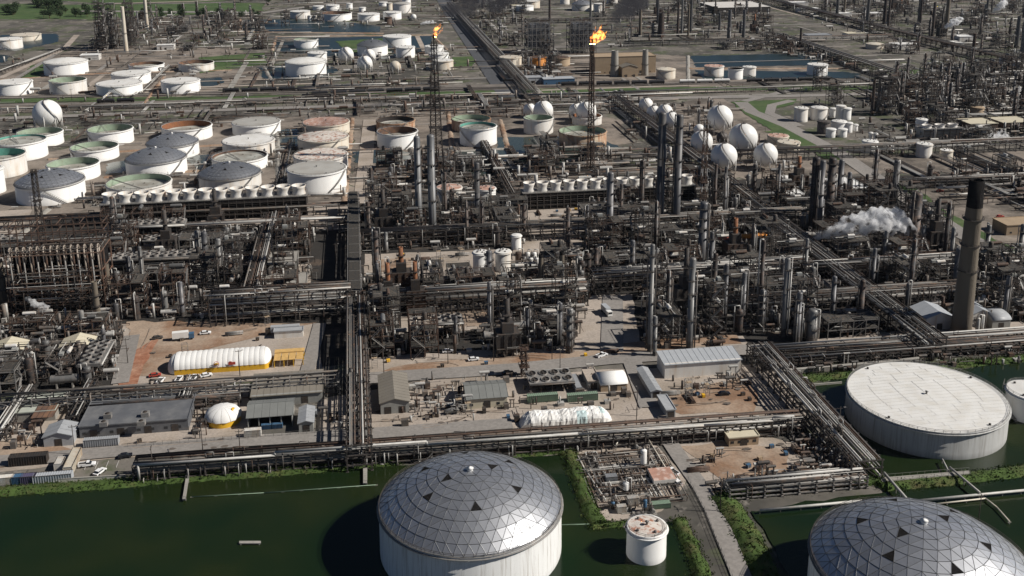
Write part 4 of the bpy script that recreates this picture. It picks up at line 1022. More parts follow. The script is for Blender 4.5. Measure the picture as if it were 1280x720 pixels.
# ------------------------------------------------------------------ explicit tall things, pixel feet and tops
def at_col(px, pb, pt, rpx, m, plats=3, label=None, top='dome', seed=1, look='slim process column', base_flare=1.0):
    p = G(px, pb); h = up_to(p, pt); r = max(.35, rpx/2*P(p)[2]/FPX)
    o = column_proto(r, h, m, plats, top, True, True, seed)((p.x, p.y, 0), 0, label); BUSY.append((p.x, p.y, r+1.5))
    if not label: place(o, look)
    o['group'] = 'process columns'
    return o
CK = 'slim process column with platforms'
cols = [
 (524,287,170,8,M_twin,4,'twin tall grey column on the tank farm side, beside its equal'),(541,292,168,9.5,M_twin,4,'twin tall grey column standing just in front of its equal'),
 (557,278,215,4,M_towerdark,3,None),(597,285,203,7,M_tower,5,None),(824,286,140,10,M_tower,5,'tall dark reactor column of the taller pair, farther from the flare'),
 (845,288,143,9,M_tower,5,'tall dark reactor column of the taller pair, beside the banded mast'),(762,300,215,8,M_tower,4,None),(801,270,200,6,M_towerdark,4,None),(776,277,230,4,M_towerdark,3,None),
 (734,290,256,4,M_tower,2,None),(877,335,252,11,M_tower,5,None),(1015,285,196,10,M_towerdark,5,None),(1023,288,200,7,M_tower,4,None),(1036,272,197,10,M_towerdark,5,None),(1048,262,199,7,M_tower,4,None),(1117,254,200,7,M_tower,4,None),
 (979,420,322,7,M_clad,3,None),(996,428,365,7,M_tower,3,None),(1014,425,386,13,M_clad,3,None),(812,440,305,6,M_clad,5,None),(862,436,322,8,M_clad,5,None),
 (612,420,352,5,M_tower,3,None),(1006,350,298,4,M_clad,2,None),(1105,330,288,5,M_clad,2,None),(1150,325,285,5,M_clad,2,None),(1188,330,284,5,M_clad,2,None),(1232,325,281,6,M_clad,2,None),(1274,325,280,6,M_clad,2,None),
 (483,315,290,5,M_clad,1,None),(602,300,250,5,M_towerdark,3,None),(584,305,252,4,M_towerdark,3,None),(893,262,205,4,M_towerdark,2,None),(905,275,208,4,M_tower,2,None),(940,330,280,5,M_tower,2,None),
 (1140,320,240,13,M_towerdark,5,None),(818,445,395,5,M_clad,2,None),(712,440,385,9,M_clad,4,None),(700,430,378,6,M_tower,3,None),(180,370,308,5,M_clad,2,None),(207,365,330,6,M_tower,2,None),
 (250,330,288,8,M_clad,2,None),(275,335,298,7,M_clad,2,None),
 (1060,250,215,5,M_tower,2,None),(972,255,205,4,M_tower,2,None),(950,390,300,5,M_towerdark,3,None),(928,400,340,6,M_tower,3,None),(905,405,330,6,M_tower,3,None),(888,350,290,5,M_tower,3,None),
 (1040,395,345,6,M_tower,3,None),(1075,400,350,7,M_towerdark,3,None),(1090,360,310,5,M_tower,2,None),(1215,360,330,5,M_tower,2,None),(1255,400,345,6,M_tower,2,None),
 (655,300,255,5,M_towerdark,3,None),(640,385,350,6,M_tower,2,None),(660,425,385,6,M_tower,2,None),(790,345,300,6,M_tower,3,None),(745,345,310,6,M_towerdark,2,None),(570,430,395,5,M_tower,2,None)]
for i, (px, pb, pt, r, m, pl, lab) in enumerate(cols): at_col(px, pb, pt, r, m, pl, lab, seed=100+i)
def chimney(px, pb, pt, rpx, m, label, black=0.0, rings=2, flare=1.12, name='chimney_stack'):
    p = G(px, pb); h = up_to(p, pt); r = rpx/2*P(p)[2]/FPX; t = thing(name, label, 'chimney', (p.x, p.y, 0)); BUSY.append((p.x, p.y, r+1.5))
    n = 24 if rpx > 12 else 14; zb = h*(1-black)
    s = MB(); s.lathe([(r*flare, 0), (r, h*.4), (r*.86, zb)], n); part('shaft', s, m, t)
    s = MB(); s.lathe([(r*.86, zb), (r*.8, h), (r*.64, h), (r*.64, h-3)], n); part('top', s, M_black if black else m, t)
    for i in range(rings): part('platform', platform_mb(r*(.93-.06*i/rings), 1.0, 0, 6.2), M_steel, t, (0,0,h*(.42+.5*i/max(1, rings))))
    part('ladder', ladder_mb(r, 0, h*.95), M_steel, t, rz=-1.6)
    if not label: place(t, 'far slim chimney stack')
    return t
chimney(1201,416,225,22,M_concstack,'thick tan concrete stack with soot black top near the frame edge',.17,3)
chimney(676,365,318,7,M_concstack,'short tan stack of the pair beside the two upright white tanks, nearer them',.08,1)
chimney(702,366,314,7,M_concstack,'short tan stack of the pair, the one beside the paved lane',.08,1)
chimney(7,388,325,9,M_concstack,'tan stack at the frame edge before the rusty furnace frame',0,2)
chimney(123,404,352,8,M_concstack,'tan stack at the front corner of the rusty furnace',0,2); chimney(137,378,330,8,M_concstack,'tan stack just behind the furnace corner one',0,2)
chimney(158,66,8,5,M_cream,'pale slim stack beside the far black towers',0,1); chimney(184,34,-8,4,M_cream,'far pale stack beyond the black towers',0,1)
chimney(768,95,63,10,M_conc,'grey concrete stack at one end of the brown power house, nearer the flare',0,1); chimney(806,94,62,8,M_conc,'grey concrete stack at the far end of the brown power house',0,1)
for px, pb, pt, r in [(687,30,-10,3),(738,28,-8,3),(847,45,2,3),(852,42,0,3),(860,48,5,2.5),(899,40,16,3),(911,50,12,5),(929,50,12,4),(863,40,-5,4),(1046,22,-6,4),(1055,20,-5,3),(1084,30,-5,4),(1105,30,-8,4),(1110,35,-5,3),(1148,28,-10,3),
                      (1165,45,3,4),(1182,42,-10,5),(1232,30,-5,3),(1270,60,20,5),(1278,75,25,8),(1276,140,85,4),(1230,28,5,3),(1150,30,-8,3),(822,30,-3,3),(800,45,10,4),(826,46,16,8),(1000,60,35,3),(1090,140,100,4),(1097,142,96,4)]:
    chimney(px, pb, pt, r, rnd.choice([M_tower, M_towerdark, M_concstack, M_clad]), None, 0, 0)
chimney(1217,60,42,4,M_rust,'far rusty stack beside the small far white tank',0,0)
def mast(px, pb, pt, w0, w1, label, m=M_dsteel, name='lattice_mast', pipe=None, band=False, seg=None):
    p = G(px, pb); h = up_to(p, pt); k = P(p)[2]/FPX; a = w0*k/2; b = w1*k/2; t = thing(name, label, 'mast', (p.x, p.y, 0)); BUSY.append((p.x, p.y, a+1)); seg = seg or max(4, int(h/5))
    L = MB(); Bc = MB(); q = lambda z: a+(b-a)*z/h
    for i in range(seg):
        z0, z1 = h*i/seg, h*(i+1)/seg; r0, r1 = q(z0), q(z1); c0 = [(s*r0, u*r0, z0) for s, u in ((-1,-1),(1,-1),(1,1),(-1,1))]; c1 = [(s*r1, u*r1, z1) for s, u in ((-1,-1),(1,-1),(1,1),(-1,1))]
        for j in range(4):
            L.cm = i % 2 if band else 0
            L.bar(c0[j], c1[j], .38); Bc.bar(c1[j], c1[(j+1)%4], .22); Bc.bar(c0[j], c1[(j+1)%4], .2); Bc.bar(c0[(j+1)%4], c1[j], .2)
    part('leg_frame', L, [m, M_white2] if band else m, t); part('brace', Bc, m, t)
    if pipe: s = MB(); s.tube((0,0,0), (0,0,h+2.5), .45, 10); s.tube((0,0,h+2.5), (0,0,h+5), .7, 10); part('riser_pipe', s, M_black, t)
    for z in (.35, .65, .97): s = MB(); r = q(h*z)+1; s.box(-r, r, -r, r, h*z, h*z+.12); [s.bar((x,y,h*z),(x,y,h*z+1.1),.1) for x in (-r,r) for y in (-r,r)]; [s.bar((-r,y,h*z+1.1),(r,y,h*z+1.1),.1) for y in (-r,r)]; [s.bar((x,-r,h*z+1.1),(x,r,h*z+1.1),.1) for x in (-r,r)]; part('platform', s, m, t)
    return t
fl1 = mast(546,215,52,17,6,'black lattice flare mast beside the twin tall columns', pipe=True, seg=22)
fl2 = mast(738,212,58,8,4,'slim rusty lattice flare mast rising from the green lined tank', M_rust, pipe=True, seg=20)
mast(878,268,150,7,4,'red and grey banded lattice mast among the dark columns', M_rust, band=True)
mast(55,322,212,8,5,'dark lattice mast standing before the domed tank', M_dsteel)
mast(165,60,-10,9,8,'far dark lattice tower between the black towers', M_dsteel)
for i, (px, pb, pt) in enumerate([(655,470,435),(1107,268,212)]): mast(px, pb, pt, 7, 5, ['reddish scaffold tower beside the plant road','small scaffold by the white roofed shed'][i], M_rust)

# flames
def flame_mat():
    m = bpy.data.materials.new('flame'); m.use_nodes = True; t = m.node_tree; t.nodes.remove(t.nodes['Principled BSDF']); L = t.links.new
    e = nd(t, 'ShaderNodeVolumePrincipled'); e.inputs['Density'].default_value = 0; n = nd(t, 'ShaderNodeTexNoise'); n.inputs['Scale'].default_value = .45; n.inputs['Detail'].default_value = 5; L(nd(t, 'ShaderNodeTexCoord').outputs['Object'], n.inputs['Vector'])
    r = nd(t, 'ShaderNodeValToRGB'); c = r.color_ramp; c.elements[0].position = .40; c.elements[0].color = (1,.10,.004,1); c.elements[1].position = .60; c.elements[1].color = (1,.42,.06,1)
    L(n.outputs[0], r.inputs[0]); L(r.outputs[0], e.inputs['Emission Color']); q = nd(t, 'ShaderNodeMapRange'); q.inputs['From Min'].default_value = .42; q.inputs['From Max'].default_value = .62; q.inputs['To Max'].default_value = 1.3; L(n.outputs[0], q.inputs[0]); L(q.outputs[0], e.inputs['Emission Strength'])
    L(e.outputs[0], t.nodes['Material Output'].inputs['Volume']); return m
M_flame = flame_mat()
def flame(mst, px0, py0, px1, py1, wpx, label, seed):
    p = mst.location; z0 = up_to(p, py0); rg = random.Random(seed); dep = P((p.x, p.y, z0))[2]; k = dep/FPX
    t = thing('flame', label, 'flame', (p.x, p.y, z0)); dx = (px1-px0)*k; h = (py0-py1)*k; w = wpx*k/2
    def lick(name, sc, off, h, dx):
        mb = MB(); n = 14; m = 16; ph = rg.uniform(0, 6)
        for j in range(m+1):
            u = j/m; r = w*sc*(math.sin(math.pi*min(1, u*.9+.06))**.8)*(1-.55*u)*(1+.25*math.sin(u*9+ph))+.02
            for i in range(n):
                a = 2*math.pi*i/n; rr = r*(1+.3*math.sin(3*a+u*8+ph)+.15*math.sin(5*a-u*13))
                mb.v.append((off+dx*(u**.8)+rr*math.cos(a)+.6*math.sin(u*7+ph)*sc, rr*math.sin(a)*.8, h*u))
        for j in range(m):
            for i in range(n): mb.face([j*n+i, j*n+(i+1)%n, (j+1)*n+(i+1)%n, (j+1)*n+i], True)
        part(name, mb, M_flame, t)
    lick('tongue', 1, 0, h, dx); lick('tongue', .55, w*.5, h*.72, dx*1.3); lick('tongue', .5, -w*.25, h*1.0, dx*.55); lick('tongue', .35, w*.2, h*1.12, dx*.9)
flame(fl1, 542, 46, 550, 29, 8, 'small orange flame over the black lattice mast', 3)
flame(fl2, 741, 55, 753, 33, 15, 'large orange flame over the slim rusty flare mast', 5)

# cooling tower rows with fan cones
def cone_row(a, b, n, d, h, rc, hc, label, name='cooling_tower', wall=M_dsteel):
    A, B = G(*a), G(*b); y = (A.y+B.y)/2; L = B.x-A.x; t = thing(name, label, 'cooling tower', (A.x, y, 0)); KEEP.append([(A.x-3,y-3),(B.x+3,y-3),(B.x+3,y+d+3),(A.x-3,y+d+3)])
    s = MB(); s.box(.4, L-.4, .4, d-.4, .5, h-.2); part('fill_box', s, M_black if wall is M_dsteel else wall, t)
    f = MB(); k = n*2
    for i in range(k+1):
        x = L*i/k; f.bar((x, 0, 0), (x, 0, h), .4); f.bar((x, d, 0), (x, d, h), .4)
    for z in (h*.28, h*.55, h*.8): f.bar((0, 0, z), (L, 0, z), .25, .3)
    for z in [h*.84+.5*i for i in range(int(h*.16/.5))]: f.bar((0, -.05, z), (L, -.05, z), .12, .18)
    part('frame', f, M_steel, t)
    lv = MB()
    for z in [1+1.3*i for i in range(int(h*.8/1.3))]: lv.bar((0, .2, z), (L, .2, z), .6, .08)
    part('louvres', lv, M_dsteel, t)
    s = MB(); s.box(-.5, L+.5, -.5, d+.5, h, h+.35); part('deck', s, M_lsteel, t)
    s = MB()
    for y2 in (-.4, d+.4):
        for z in (h+.9, h+1.5): s.bar((-.4, y2, z), (L+.4, y2, z), .12)
        for i in range(k*2+1): s.bar((L*i/k/2, y2, h+.3), (L*i/k/2, y2, h+1.5), .12)
    part('handrail', s, M_lsteel, t)
    c = MB(); c.lathe([(rc*1.0, 0), (rc*.86, hc*.35), (rc*.9, hc*.7), (rc*1.06, hc), (rc*.98, hc), (rc*.8, hc*.4)], 26); me = c.mesh('fan_cone', M_white2)
    q = MB(); q.lathe([(.6, hc*.3), (.6, hc*.5), (.01, hc*.55)], 10); [q.bar((0,0,hc*.42), (rc*.78*math.cos(a), rc*.78*math.sin(a), hc*.45), .9, .1) for a in (.3,1.56,2.8,4.07,5.3)]; q.poly([(rc*.84*math.cos(i*.314), rc*.84*math.sin(i*.314), .05) for i in range(20)]); mf = q.mesh('fan', M_dsteel)
    for i in range(n): x = L*(i+.5)/n; part('fan_cone', me, None, t, (x, d/2, h+.35)); part('fan', mf, None, t, (x, d/2, h+.36))
    return t
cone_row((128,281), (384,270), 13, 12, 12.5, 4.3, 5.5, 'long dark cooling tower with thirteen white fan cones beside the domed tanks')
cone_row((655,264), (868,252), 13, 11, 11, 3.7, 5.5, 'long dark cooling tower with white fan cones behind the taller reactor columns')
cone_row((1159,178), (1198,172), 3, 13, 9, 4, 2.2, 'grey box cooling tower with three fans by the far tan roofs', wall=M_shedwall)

# scaffolded furnace with inverted U pipes (far corner of the plant, sandy yard side)
M_rustframe = mat('brown_grey_frame', (.17,.13,.105), .7, .1, var=.3, scale=.8, col2=(.20,.09,.05), thr=.55)
M_twin = mat('twin_column_cladding', (.155,.158,.162), .5, .25, var=.12, scale=.5, col2=(.15,.14,.13), thr=.6)
def furnace():
    a, b = G(14,395), G(134,384); y = (a.y+b.y)/2; L = b.x-a.x; t = thing('furnace_structure', 'huge rusty furnace frame with a row of pale inverted U pipes', 'furnace', (a.x, y, 0)); KEEP.append([(a.x-3,y-14),(b.x+3,y-14),(b.x+3,y+26),(a.x-3,y+26)])
    H = 29; d = 20
    f = MB(); n = 7
    for i in range(n+1):
        x = L*i/n
        for yy in (0, 6, d): f.bar((x, yy, 0), (x, yy, H), .55)
    for z in (5, 10, 15, 20, H):
        for yy in (0, 6, d): f.bar((0, yy, z), (L, yy, z), .35, .45)
        for i in range(n+1): f.bar((L*i/n, 0, z), (L*i/n, d, z), .35)
    for i in range(0, n): f.bar((L*i/n, 0, 0 if i%2 else 5), (L*(i+1)/n, 0, 5 if i%2 else 0), .3); f.bar((L*i/n, 0, 5 if i%2 else 10), (L*(i+1)/n, 0, 10 if i%2 else 5), .3)
    part('frame', f, M_rustframe, t)
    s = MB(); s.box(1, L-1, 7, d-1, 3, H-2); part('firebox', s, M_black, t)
    s = MB(); s.box(0, L, 6.2, d, H+.1, H+.35); part('deck', s, M_grate, t)
    me = None
    for i in range(14):
        x = 1.5+(L-3)*i/13; p = MB(); pts = [(0, 2, 14), (0, 1, H+2)]+[(0, 1+1.6*(1-math.cos(q)), H+2+1.4*math.sin(q)) for q in (.6, 1.2, 1.57, 2.0, 2.6)]+[(0, 4.4, H+1.5), (0, 4.4, H-5)]
        p.path(pts, .42, 8); me = me or p.mesh('loop_pipe', mat('weathered_tube', (.33,.28,.23), .6, .1, var=.2, scale=.6)); part('loop_pipe', me, None, t, (x, 0, 0))
        if i % 2 == 0: q = MB(); q.tube((0,-.8,0), (0,-.8,H-3), .3, 8); me2 = MESHES.setdefault('riser', q.mesh('riser', M_lsteel)); part('riser', me2, None, t, (x+.8, 0, 0))
    for i in range(14):
        x = L*i/13; s = MB(); s.bar((0, 0, 0), (0, 0, 13), .3); me3 = MESHES.setdefault('post', s.mesh('post', M_rust)); part('post', me3, None, t, (x, d*.45, H)); part('post', me3, None, t, (x, d, H))
    s = MB()
    for z in (H+4, H+8.5, H+12): s.bar((-2, d*.45, z), (L+1, d*.45, z), .4, .5); s.bar((-2, d, z), (L+1, d, z), .4)
    for i in range(5): x = L*i/4; s.bar((x, d*.45, H+12), (x, d, H+12), .3); s.bar((x, d*.45, H+8.5), (x, d, H+8.5), .3)
    part('crane_beam', s, M_rust, t)
    rg = random.Random(4); p = MB(); tangle(p, rg, 0, L, 0, d, H, H+3.5, 90); tangle(p, rg, 0, L, -6, 5, .5, H-6, 160); part('pipework', p, TMATS, t, kind='stuff')
furnace()
for k, (px, py, w, label) in enumerate([(40,424,18,'rusty pipe crowned process frame in front of the furnace at the frame edge'),(108,424,18,'rusty process frame under the furnace corner stack')]):
    p = G(px, py); o = structure_proto(w, 11, 2, 4, 50+k, M_rust, 2.2)((p.x, p.y+6, 0), 0, label); KEEP.append([(p.x-12,p.y-2),(p.x+12,p.y-2),(p.x+12,p.y+13),(p.x-12,p.y+13)])
# orange insulated line and its rack
p = G(935, 318); t = thing('insulated_pipe', 'short fat orange insulated pipe raised among the dark units', 'pipe', (p.x, p.y, 0)); z = up_to(p, 295)
mb = MB(); mb.tube((-10, 0, z), (10, 0, z), 1.3, 14); part('jacket', mb, M_orange, t); mb = MB(); [mb.bar((x, 0, 0), (x, 0, z-1), .5) for x in (-8, 0, 8)]; part('support', mb, M_rust, t)
mb = MB(); [mb.tube((-17, 2, z-1-i*.9), (-11, 2, z-1-i*.9), .4, 8) for i in range(2)]; part('side_pipe', mb, M_redp, t)
for i, (px, py) in enumerate([(487,398),(521,396)]):
    p = G(px, py); HT[0]((p.x, p.y+5, 0), 0, ['rusty furnace with orange stack beside the main pipe rack','rusty furnace with orange stack, farther from the main pipe rack'][i], GR['HT'], (.85,.85,1)); KEEP.append([(p.x-7,p.y-3),(p.x+7,p.y-3),(p.x+7,p.y+11),(p.x-7,p.y+11)])
for px, py, n, sz, lab in [(193,302,8,1.5,'long red trimmed air cooler bank behind the other one'),(192,345,10,1.5,'long air cooler bank above the dark bay beside the rusty furnace')]:
    p = G(px, py); o = cooler_proto(n, n)((p.x, p.y, 0), 0, lab, None, (1,1,sz)); KEEP.append([(p.x-n*2.4,p.y-6),(p.x+n*2.4,p.y-6),(p.x+n*2.4,p.y+6),(p.x-n*2.4,p.y+6)])
for px, py, pt, w, lab in [(127,64,-2,13,'far black tower block nearest the pale stack'),(141,62,6,11,'far black tower block between the pale stacks'),(163,58,4,12,'far black tower behind the pale slim stack'),(1112,145,98,16,'dark lattice tower at the start of the dark block'),(1165,144,92,16,'dark lattice tower in the middle of the dark block'),(1215,142,94,18,'dark lattice tower at the end of the dark block')]:
    p = G(px, py); h = up_to(p, pt); n = max(3, int(h/6)); structure_proto(w, 12, n, h/n, int(px), M_dsteel, .8)((p.x, p.y+6, 0), 0, lab); BUSY.append((p.x, p.y+6, 10))
# small bullets by the pad
for i, (px, py, hp) in enumerate([(648,333,18),(656.5,333,14),(660,333,18),(664,334,12),(668,333,18),(671.5,334,12)]):
    p = G(px, py); o = vessel_proto(1.2 if i else 1.7, up_to(p, py-hp)-.6, M_white if i else M_rust, 70+i)((p.x, p.y, 0)); o['group'] = 'slim upright white bullets'; place(o, 'slim upright white bullet vessel' if i else 'rusty brown upright bullet vessel'); BUSY.append((p.x, p.y, 2))
# ------------------------------------------------------------------ buildings, tents, vehicles
def gable(mb, x0, x1, y0, y1, z, rise, axis, over=.5):
    if axis == 'x':
        ym = (y0+y1)/2; a, b = x0-over, x1+over
        mb.poly([(a,y0-over,z-.15),(b,y0-over,z-.15),(b,ym,z+rise),(a,ym,z+rise)]); mb.poly([(a,ym,z+rise),(b,ym,z+rise),(b,y1+over,z-.15),(a,y1+over,z-.15)])
        mb.poly([(a,y0-over,z-.35),(a,ym,z+rise-.2),(a,ym,z+rise),(a,y0-over,z-.15)]); mb.poly([(b,y0-over,z-.35),(b,y0-over,z-.15),(b,ym,z+rise),(b,ym,z+rise-.2)])
        mb.poly([(a,y0-over,z-.35),(b,y0-over,z-.35),(b,y0-over,z-.15),(a,y0-over,z-.15)][::-1])
    else:
        xm = (x0+x1)/2; a, b = y0-over, y1+over
        mb.poly([(x0-over,a,z-.15),(xm,a,z+rise),(xm,b,z+rise),(x0-over,b,z-.15)]); mb.poly([(xm,a,z+rise),(x1+over,a,z-.15),(x1+over,b,z-.15),(xm,b,z+rise)])
        mb.poly([(x0-over,a,z-.35),(xm,a,z+rise-.2),(x1+over,a,z-.35),(x1+over,a,z-.15),(xm,a,z+rise),(x0-over,a,z-.15)])
def bld(label, fl, fr, depth, h, roof='flat', wm=None, rm=None, doors=1, wins=3, rise=None, name='building', cat='building', vents=0, open_front=False, elev=0, group=None):
    a, b = G(*fl), G(*fr); y = (a.y+b.y)/2; L = b.x-a.x; t = thing(name, label, cat, (a.x, y, 0), group=group); wm = wm or M_shedwall; rm = rm or M_greyshed
    KEEP.append([(a.x-2,y-2),(b.x+2,y-2),(b.x+2,y+depth+2),(a.x-2,y+depth+2)]); rise = rise if rise is not None else (depth*.16 if roof == 'gx' else L*.16)
    w_ = MB()
    if open_front:
        w_.box(0, L, depth-.3, depth, 0, h); w_.box(0, .3, 0, depth-.3, 0, h); w_.box(L-.3, L, 0, depth-.3, 0, h)
        for i in range(1, 4): w_.bar((L*i/4, .2, 0), (L*i/4, .2, h), .35)
    else: w_.box(0, L, 0, depth, elev, h)
    if roof == 'gy': w_.poly([(0,0,h),(L,0,h),(L/2,0,h+rise)]); w_.poly([(0,depth,h),(L/2,depth,h+rise),(L,depth,h)])
    if roof == 'gx': w_.poly([(0,0,h),(0,depth/2,h+rise),(0,depth,h)]); w_.poly([(L,0,h),(L,depth,h),(L,depth/2,h+rise)])
    if elev: [w_.bar((x, y2, 0), (x, y2, elev), .4) for x in (.3, L/2, L-.3) for y2 in (.3, depth-.3)]
    part('wall', w_, wm, t); r = MB()
    if roof in ('gx', 'gy'):
        gable(r, 0, L, 0, depth, h, rise, roof[1])
    elif roof == 'flat':
        r.box(-.2, L+.2, -.2, depth+.2, h, h+.25); 
        for x0, x1, y0, y1 in ((-.3,L+.3,-.35,-.05),(-.3,L+.3,depth+.05,depth+.35),(-.35,-.05,-.05,depth+.05),(L+.05,L+.35,-.05,depth+.05)): r.box(x0, x1, y0, y1, h+.1, h+.55)
    elif roof == 'shed': r.poly([(-.5,-.5,h-.1),(L+.5,-.5,h-.1),(L+.5,depth+.5,h+rise),(-.5,depth+.5,h+rise)]); r.poly([(-.5,-.5,h-.35),(L+.5,-.5,h-.35),(L+.5,-.5,h-.1),(-.5,-.5,h-.1)]); w2 = 0
    elif roof == 'arch':
        n = 10; k = len(r.v)
        for x in (-.3, L+.3):
            for i in range(n+1): q = math.pi*i/n; r.v.append((x, depth/2-(depth/2+.3)*math.cos(q), h-.2+rise*math.sin(q)))
        for i in range(n): r.face([k+i, k+n+1+i, k+n+2+i, k+i+1], True)
        r.face([k+i for i in range(n+1)]); r.face([k+n+1+i for i in range(n+1)][::-1])
    part('roof', r, rm, t)
    rb = MB(); n = max(2, int(L/2.4))
    if roof == 'gx':
        for i in range(n+1): x = -.4+(L+.8)*i/n; rb.bar((x, -.5, h-.1), (x, depth/2, h+rise+.03), .08, .1); rb.bar((x, depth/2, h+rise+.03), (x, depth+.5, h-.1), .08, .1)
        rb.bar((-.5, depth/2, h+rise+.06), (L+.5, depth/2, h+rise+.06), .4, .08)
    if roof == 'gy':
        n = max(2, int(depth/2.4))
        for i in range(n+1): y2 = -.4+(depth+.8)*i/n; rb.bar((-.5, y2, h-.1), (L/2, y2, h+rise+.03), .08, .1); rb.bar((L/2, y2, h+rise+.03), (L+.5, y2, h-.1), .08, .1)
    if roof == 'shed':
        for i in range(n+1): x = -.4+(L+.8)*i/n; rb.bar((x, -.5, h-.05), (x, depth+.5, h+rise+.05), .08, .1)
    if rb.v: part('roof_seam', rb, rm, t)
    if doors and not open_front:
        m = MB(); m.box(0, 2.6, -.06, 0, 0, min(3, h*.8)); me = m.mesh('door', M_dsteel if wm is not M_dsteel else M_lsteel)
        for i in range(doors): part('door', me, None, t, (L*(i+.5)/doors-1.3, -.01, .02+elev))
    if wins and h > 2.6 and not open_front:
        m = MB(); m.box(0, 1.3, -.05, 0, 0, 1.0); me = MESHES.setdefault('win', m.mesh('window', M_glass))
        for i in range(wins): part('window', me, None, t, (L*(i+.2)/wins, -.012, 1.3+elev))
    for i in range(vents):
        m = MB(); m.box(-1, 1, -.8, .8, 0, 1.2); m.lathe([(.6, 1.2), (.6, 1.4), (.01, 1.4)], 10); part('roof_vent', m, M_lsteel, t, (L*(.12+.76*((i*37)%10)/10), depth*(.25+.5*(i%2)), h+.25))
    return t
bld('grey gabled shed with ridge running away beside the main pipe rack', (476,517), (512,517), 24, 5, 'gy', M_shedwall, M_brownroof, 2, 0, rise=1.6)
bld('grey roofed workshop with pale walls in the middle of the yard', (584,512), (634,508), 14, 4.6, 'gx', M_creamwall, M_greyshed, 1, 3)
bld('long brown grey flat roofed warehouse left of the main pipe rack'.replace('left of','near'), (315,509), (403,502), 17, 4.6, 'shed', M_shedwall, M_brownroof, 2, 0, rise=1.2)
bld('open fronted grey roofed shelter with blue crates under it', (310,537), (366,532), 13, 5, 'gx', M_shedwall, M_greyshed, 0, 0, open_front=True)
bld('small grey box building with yellow bin beside the shelter', (374,541), (392,540), 12, 4.2, 'gy', M_shedwall, M_ship, 1, 0)
bld('large slate grey flat roofed building with four rooftop units', (100,549), (236,537), 21, 4.5, 'flat', M_slate, M_slate, 4, 8)
bld('ribbed grey shelter with a dark open bay', (55,560), (92,556), 9, 4.2, 'gy', M_ship, M_ship, 1, 0)
bld('pale roofed basin house with a brown weathered patch', (17,530), (70,525), 17, 4.0, 'flat', M_conc, mat('pale_green_roof', (.42,.44,.38), .7, var=.1, scale=.3), 1, 0)
p = G(38, 526, 4.4); mb = MB(); mb.box(0, 8, 0, 13, 4.3, 4.34)
t = thing('roof_cover', 'brown weathered patch lying on the pale basin roof', 'cover', (p.x-.5, p.y+2, 0)); part('sheet', mb, M_brown, t); mb = MB(); [mb.box(i*2-.1, i*2+.1, 0, 13, 4.34, 4.42) for i in range(5)]; part('batten', mb, M_rust, t)
bld('cream gabled house on the pipe structure at the frame edge', (-12,455), (30,452), 9, 6, 'gy', M_shedwall, M_creamwall, 0, 2, rise=2.2, elev=2)
bld('cream gabled house on the pipe structure, the one beside the sandy yard', (76,450), (116,447), 9, 6, 'gy', M_shedwall, M_creamwall, 0, 2, rise=2.2, elev=2)
bld('long pale blue canopy building beside the plant road', (831,474), (925,466), 11, 6.5, 'shed', M_white2, M_lblue, 0, 0, rise=.8)
bld('small arched white and tan building by the plant road', (751,490), (784,488), 10, 3.2, 'arch', M_tanwall, M_fabric, 1, 0, rise=2.4)
bld('low grey switch house beside the arched building', (735,487), (750,486), 12, 3.4, 'flat', M_shedwall, M_pad, 1, 0)
bld('small grey cabin nearest the pale blue canopy', (804,482), (816,481), 9, 3.4, 'gy', M_ship, M_ship, 1, 0)
bld('long grey cabin end on to the yard in front of the pale blue canopy', (814,499), (826,498), 16, 3.6, 'gy', M_ship, M_ship, 1, 0)
bld('small grey cabin at the edge of the sandy patch', (833,523), (844,522), 12, 3.2, 'flat', M_ship, M_ship, 1, 0)
bld('tan office trailer at the back of the sandy lot', (911,559), (948,556), 4.5, 3.4, 'flat', M_tanwall, M_creamwall, 1, 4)
bld('white walled long cabin behind the open steel frame', (343,424), (379,421), 4, 3.2, 'flat', M_white2, M_ship, 0, 0)
bld('flat grey control house beside the main pipe rack', (336,340), (372,338), 16, 5, 'flat', M_shedwall, M_conc, 2, 4, vents=2)
bld('broad pale roofed house with a dark puddle on its roof', (324,372), (383,368), 19, 4.5, 'flat', M_conc, M_conc, 2, 0, vents=2)
bld('white roofed hall among the dark units', (1050,250), (1084,248), 26, 7, 'flat', M_shedwall, M_white, 1, 4)
bld('small white roofed cabin behind the dark units', (984,254), (1004,252), 12, 5, 'flat', M_shedwall, M_white, 1, 0)
bld('corrugated white shed close to the concrete stack foot', (1158,414), (1190,410), 14, 6, 'gy', M_white2, M_lblue, 1, 0, rise=2.4)
bld('corrugated pale shed just beyond the concrete stack', (1214,408), (1238,406), 14, 6, 'gy', M_white2, M_lblue, 1, 0, rise=2.2)
bld('grey domed shed at the end of the row beyond the concrete stack', (1240,412), (1262,410), 12, 4.5, 'arch', M_shedwall, M_ship, 1, 0, rise=2.2)
bld('long tan block at the frame edge by the curved road', (1258,295), (1300,292), 14, 6, 'flat', M_tanwall, M_tanwall, 1, 2)
bld('white site trailer in the far sandy yard', (1160,232), (1182,230), 5, 4, 'flat', M_white2, M_white, 1, 3)
bld('tan roofed block behind the grey box cooling tower', (1214,165), (1246,163), 22, 6, 'flat', M_rust, M_creamwall, 1, 3)
bld('tan roofed block at the frame edge beyond its twin', (1254,163), (1290,161), 22, 6, 'flat', M_rust, M_creamwall, 1, 3)
bld('vast white roofed warehouse at the top of the view', (897,17), (962,15), 90, 9, 'flat', M_steel, M_white2, 0, 0)
bld('brown power house main hall behind the tank car train', (745,94), (818,90), 26, 19, 'flat', M_tanwall, M_tanwall, 2, 8)
bld('smaller brown annexe with gabled roof at the power house', (778,97), (797,96), 16, 11, 'gy', M_tanwall, M_brownroof, 2, 2)
